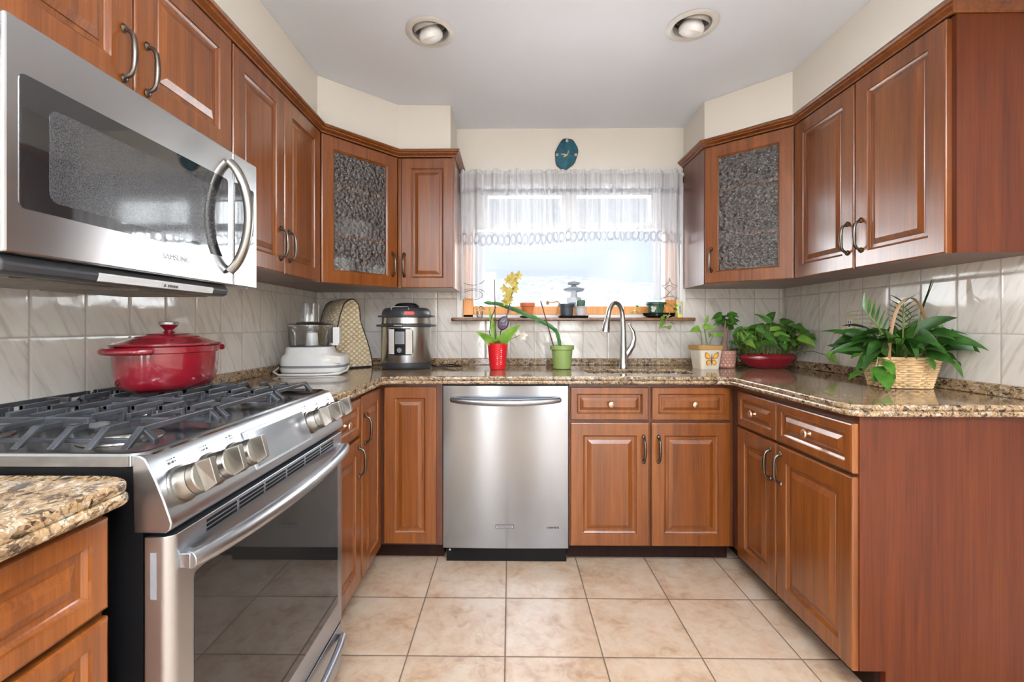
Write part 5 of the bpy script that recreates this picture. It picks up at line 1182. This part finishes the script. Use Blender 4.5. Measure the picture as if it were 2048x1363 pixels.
# ------------------------------------------------------------------ things on the window sill
ZS = WZ0 - 0.004 + 0.0005
YS = 2.775
t = thing('saucer', 'dark saucer under the terracotta pot on the window sill', 'saucer', (0.107, YS, ZS)); 
MB().lathe([(0.030, 0), (0.044, 0.003), (0.047, 0.010), (0.043, 0.010), (0.040, 0.005), (0.001, 0.004)], seg=28).done('dish', 'dark_green_pot', t)
t = thing('terracotta_pot', 'small empty orange terracotta pot on the window sill', 'plant pot', (0.107, YS, ZS + 0.0045)); pot('pot', 'terracotta', t, 0.042, 0.030, 0.084, 0.004, 0.022); soil(t, 0.038, 0.074)
t = thing('plant_tray', 'flat black tray under two small pots on the sill', 'tray', (0.385, YS, ZS)); 
b = MB(); b.loft([[(x, y, z) for x, y in R_] for R_, z in ((rrect(-0.085, 0.085, -0.040, 0.040, 0.012), 0), (rrect(-0.090, 0.090, -0.044, 0.044, 0.014), 0.012), (rrect(-0.087, 0.087, -0.041, 0.041, 0.012), 0.012), (rrect(-0.082, 0.082, -0.037, 0.037, 0.010), 0.003))]); b.done('tray_body', 'black', t, smooth=30)
t = thing('potted_succulent', 'drooping pale succulent in the dark slate pot on the sill tray', 'potted plant', (0.345, YS, ZS + 0.0035)); pot('pot', 'slate_pot', t, 0.045, 0.036, 0.080, 0.004, 0.018); soil(t, 0.040, 0.068)
b = MB(); rnd = random.Random(2); st = MB()
for k in range(26): a = rnd.uniform(0, 2 * PI); b.leaf((0.025 * math.cos(a), 0.025 * math.sin(a), 0.075), (math.cos(a), math.sin(a), 0.8), 0.032, 0.011, 1.2, 0.3, 4)
b.done('foliage', 'leaf_light', t)
st.tube([(-0.03, 0, 0.07), (-0.055, 0, 0.095), (-0.09, -0.005, 0.088), (-0.112, -0.006, 0.090)], 0.0034, 8); st.ellipsoid((-0.116, -0.006, 0.087), 0.010, 0.008, 0.012, 10, 6); st.tube([(-0.045, 0, 0.085), (-0.058, 0, 0.05), (-0.06, 0.0, 0.01)], 0.0026, 6); st.done('stem', 'tan_rim', t)
t = thing('potted_succulent', 'stubby dark cactus in the pale pink pot on the sill tray', 'potted plant', (0.430, YS, ZS + 0.0035)); pot('pot', 'pale_pot', t, 0.036, 0.029, 0.064, 0.003, 0.010); soil(t, 0.031, 0.054)
b = MB(); b.loft([sq(0.022, 0.022, 0.055, 4), sq(0.026, 0.024, 0.075, 4), sq(0.027, 0.025, 0.098, 4), sq(0.022, 0.02, 0.103, 4)]); b.done('stem', 'dark_green_pot', t, smooth=40)
t = thing('plant_tray', 'oval black dish under the dark green pot on the sill', 'tray', (0.905, YS, ZS)); MB().lathe([(0.065, 0), (0.092, 0.010), (0.100, 0.028), (0.096, 0.028), (0.088, 0.012), (0.001, 0.008)], seg=36, sy=0.46).done('dish', 'black', t)
t = thing('potted_ivy', 'straggly seedlings in the dark green pot at the far end of the sill', 'potted plant', (0.885, YS, ZS + 0.0085)); pp = pot('pot', 'dark_green_pot', t, 0.056, 0.042, 0.084, 0.006, 0.016); soil(t, 0.050, 0.072)
wm = MB()
for q in ((-0.030, 0.035, 0.012), (-0.020, 0.047, 0.010), (-0.034, 0.052, 0.008)): 
    a = -PI / 2 + q[0] / 0.05; r = 0.0435 + 0.012 * q[1] / 0.08; wm.lathe([(q[2], -0.001), (q[2] * 0.9, 0.0012), (0.0001, 0.0014)], seg=14, M=Matrix.Rotation(a, 4, 'Z') @ Matrix.Translation((r, 0, q[1])) @ Matrix.Rotation(PI / 2, 4, 'Y'))
wm.done('pot_motif', 'cream_label', pp)
b = MB(); st = MB(); rnd = random.Random(4)
for k in range(12): a = rnd.uniform(0, 2 * PI); b.leaf((0.03 * math.cos(a), 0.03 * math.sin(a), 0.078), (math.cos(a), math.sin(a), 0.9), 0.026, 0.012, 1.2, 0.3, 4)
for k in range(8): b.leaf((0.108 + rnd.uniform(-0.02, 0.02), rnd.uniform(-0.02, 0.0), 0.055 + rnd.uniform(-0.02, 0.02)), (rnd.uniform(-1, 1), -0.5, rnd.uniform(-0.2, 0.6)), 0.032, 0.022, 0.8, 0.3, 4)
st.tube([(0.04, -0.01, 0.075), (0.075, -0.015, 0.075), (0.10, -0.015, 0.055)], 0.0025, 6)
for k in range(14): b.leaf((0.035 + rnd.uniform(-0.028, 0.028), -0.075 + rnd.uniform(-0.012, 0.01), -0.028 + rnd.uniform(-0.045, 0.035)), (rnd.uniform(-1, 1), -0.8, rnd.uniform(-0.5, 0.5)), 0.034, 0.026, 0.8, 0.3, 4)
st.tube([(0.03, -0.03, 0.075), (0.06, -0.062, 0.06), (0.06, -0.078, 0.02), (0.035, -0.078, -0.03)], 0.0022, 6); st.tube([(-0.03, -0.01, 0.07), (-0.07, -0.02, 0.045), (-0.10, -0.022, 0.015)], 0.0022, 6)
for k in range(9): b.leaf((-0.135 + rnd.uniform(-0.02, 0.03), rnd.uniform(-0.02, 0.0), 0.03 + rnd.uniform(-0.02, 0.03)), (rnd.uniform(-1, 1), -0.5, rnd.uniform(-0.1, 0.8)), 0.034, 0.018, 0.8, 0.3, 4)
st.tube([(-0.10, -0.022, 0.015), (-0.13, -0.015, 0.03)], 0.002, 6)
b.done('foliage', 'leaf_light', t); st.done('stems', 'tan_rim', t)
t = thing('tube', 'upright yellow tube with blue and white print at the end of the sill', 'tube', (1.030, YS, ZS), 0.15)
b = MB(); b.loft([sq(0.017, 0.012, 0.0, 3), sq(0.018, 0.013, 0.02, 3), sq(0.019, 0.008, 0.07, 3), sq(0.020, 0.002, 0.098, 3)]); b.done('tube_body', 'yellow_tube', t)
b = MB(); b.loft([[(-0.013, -0.0128, 0.018), (0.007, -0.0128, 0.018), (0.007, -0.0042, 0.092), (-0.013, -0.0042, 0.092)], [(-0.013, -0.0145, 0.018), (0.007, -0.0145, 0.018), (0.007, -0.0060, 0.092), (-0.013, -0.0060, 0.092)]]); pn = b.done('tube_label', 'white_plastic', t, smooth=0)
b = MB()
for k in range(6): z = 0.024 + 0.0085 * k; yv = -0.0145 + (z - 0.018) / 0.074 * 0.0085 - 0.0004; b.box(-0.009, 0.003, yv - 0.0004, yv + 0.001, z, z + 0.005)
b.done('tube_print', 'blue_print', pn, smooth=0)
t = thing('sill_seedling', 'tiny bright green seedling in a clear cup at the left end of the sill', 'potted plant', (-0.185, YS, ZS))
MB().lathe([(0.016, 0), (0.018, 0.002), (0.021, 0.040), (0.020, 0.040), (0.017, 0.004), (0.001, 0.003)], seg=20).done('cup', 'clear_plastic', t); 
b = MB(); st = MB(); rnd = random.Random(8)
for k in range(12): a = rnd.uniform(0, 2 * PI); b.leaf((0.006 * math.cos(a), 0.006 * math.sin(a), 0.045 + rnd.uniform(0, 0.025)), (math.cos(a), math.sin(a), 0.5), 0.030, 0.018, 0.9, 0.3, 4)
st.tube([(0, 0, 0.004), (0.002, 0, 0.05), (0, 0, 0.07)], 0.002, 6); b.done('foliage', 'leaf', t); st.done('stem', 'stem_green', t)

# ------------------------------------------------------------------ white dishes behind the textured glass
zsh = ZU_L + 0.235 + 0.018 + 0.0007
first = None; cxp, cyp = -0.86, 2.46
for k in range(7):
    lab = 'white dinner plate in the stack on the middle shelf of the glass corner cabinet'
    if first is None:
        first = thing('plate', lab, 'plate', (cxp, cyp, zsh), 0, 'stacked white plates behind the glass')
        MB().lathe([(0.055, 0.0), (0.060, 0.002), (0.085, 0.010), (0.100, 0.013), (0.100, 0.015), (0.084, 0.0125), (0.058, 0.005), (0.001, 0.004)], seg=32).done('dish', 'white_ceramic', first)
    else: dup(first, (cxp, cyp, zsh + 0.0125 * k))
zsh = ZU_L + 0.0185
first = None
for j, (bx, by, lab) in enumerate(((-0.90, 2.36, 'white bowl in the front stack on the bottom of the glass corner cabinet'), (-0.745, 2.54, 'white bowl in the rear stack on the bottom of the glass corner cabinet'))):
    for k in range(4 - j):
        if first is None:
            first = thing('bowl', lab, 'bowl', (bx, by, zsh), 0, 'white bowls behind the glass')
            MB().lathe([(0.034, 0.0), (0.036, 0.006), (0.060, 0.030), (0.072, 0.058), (0.069, 0.058), (0.056, 0.032), (0.030, 0.010), (0.001, 0.009)], seg=32).done('dish', 'white_ceramic', first)
        else: dup(first, (bx, by, zsh + 0.020 * k), lab)
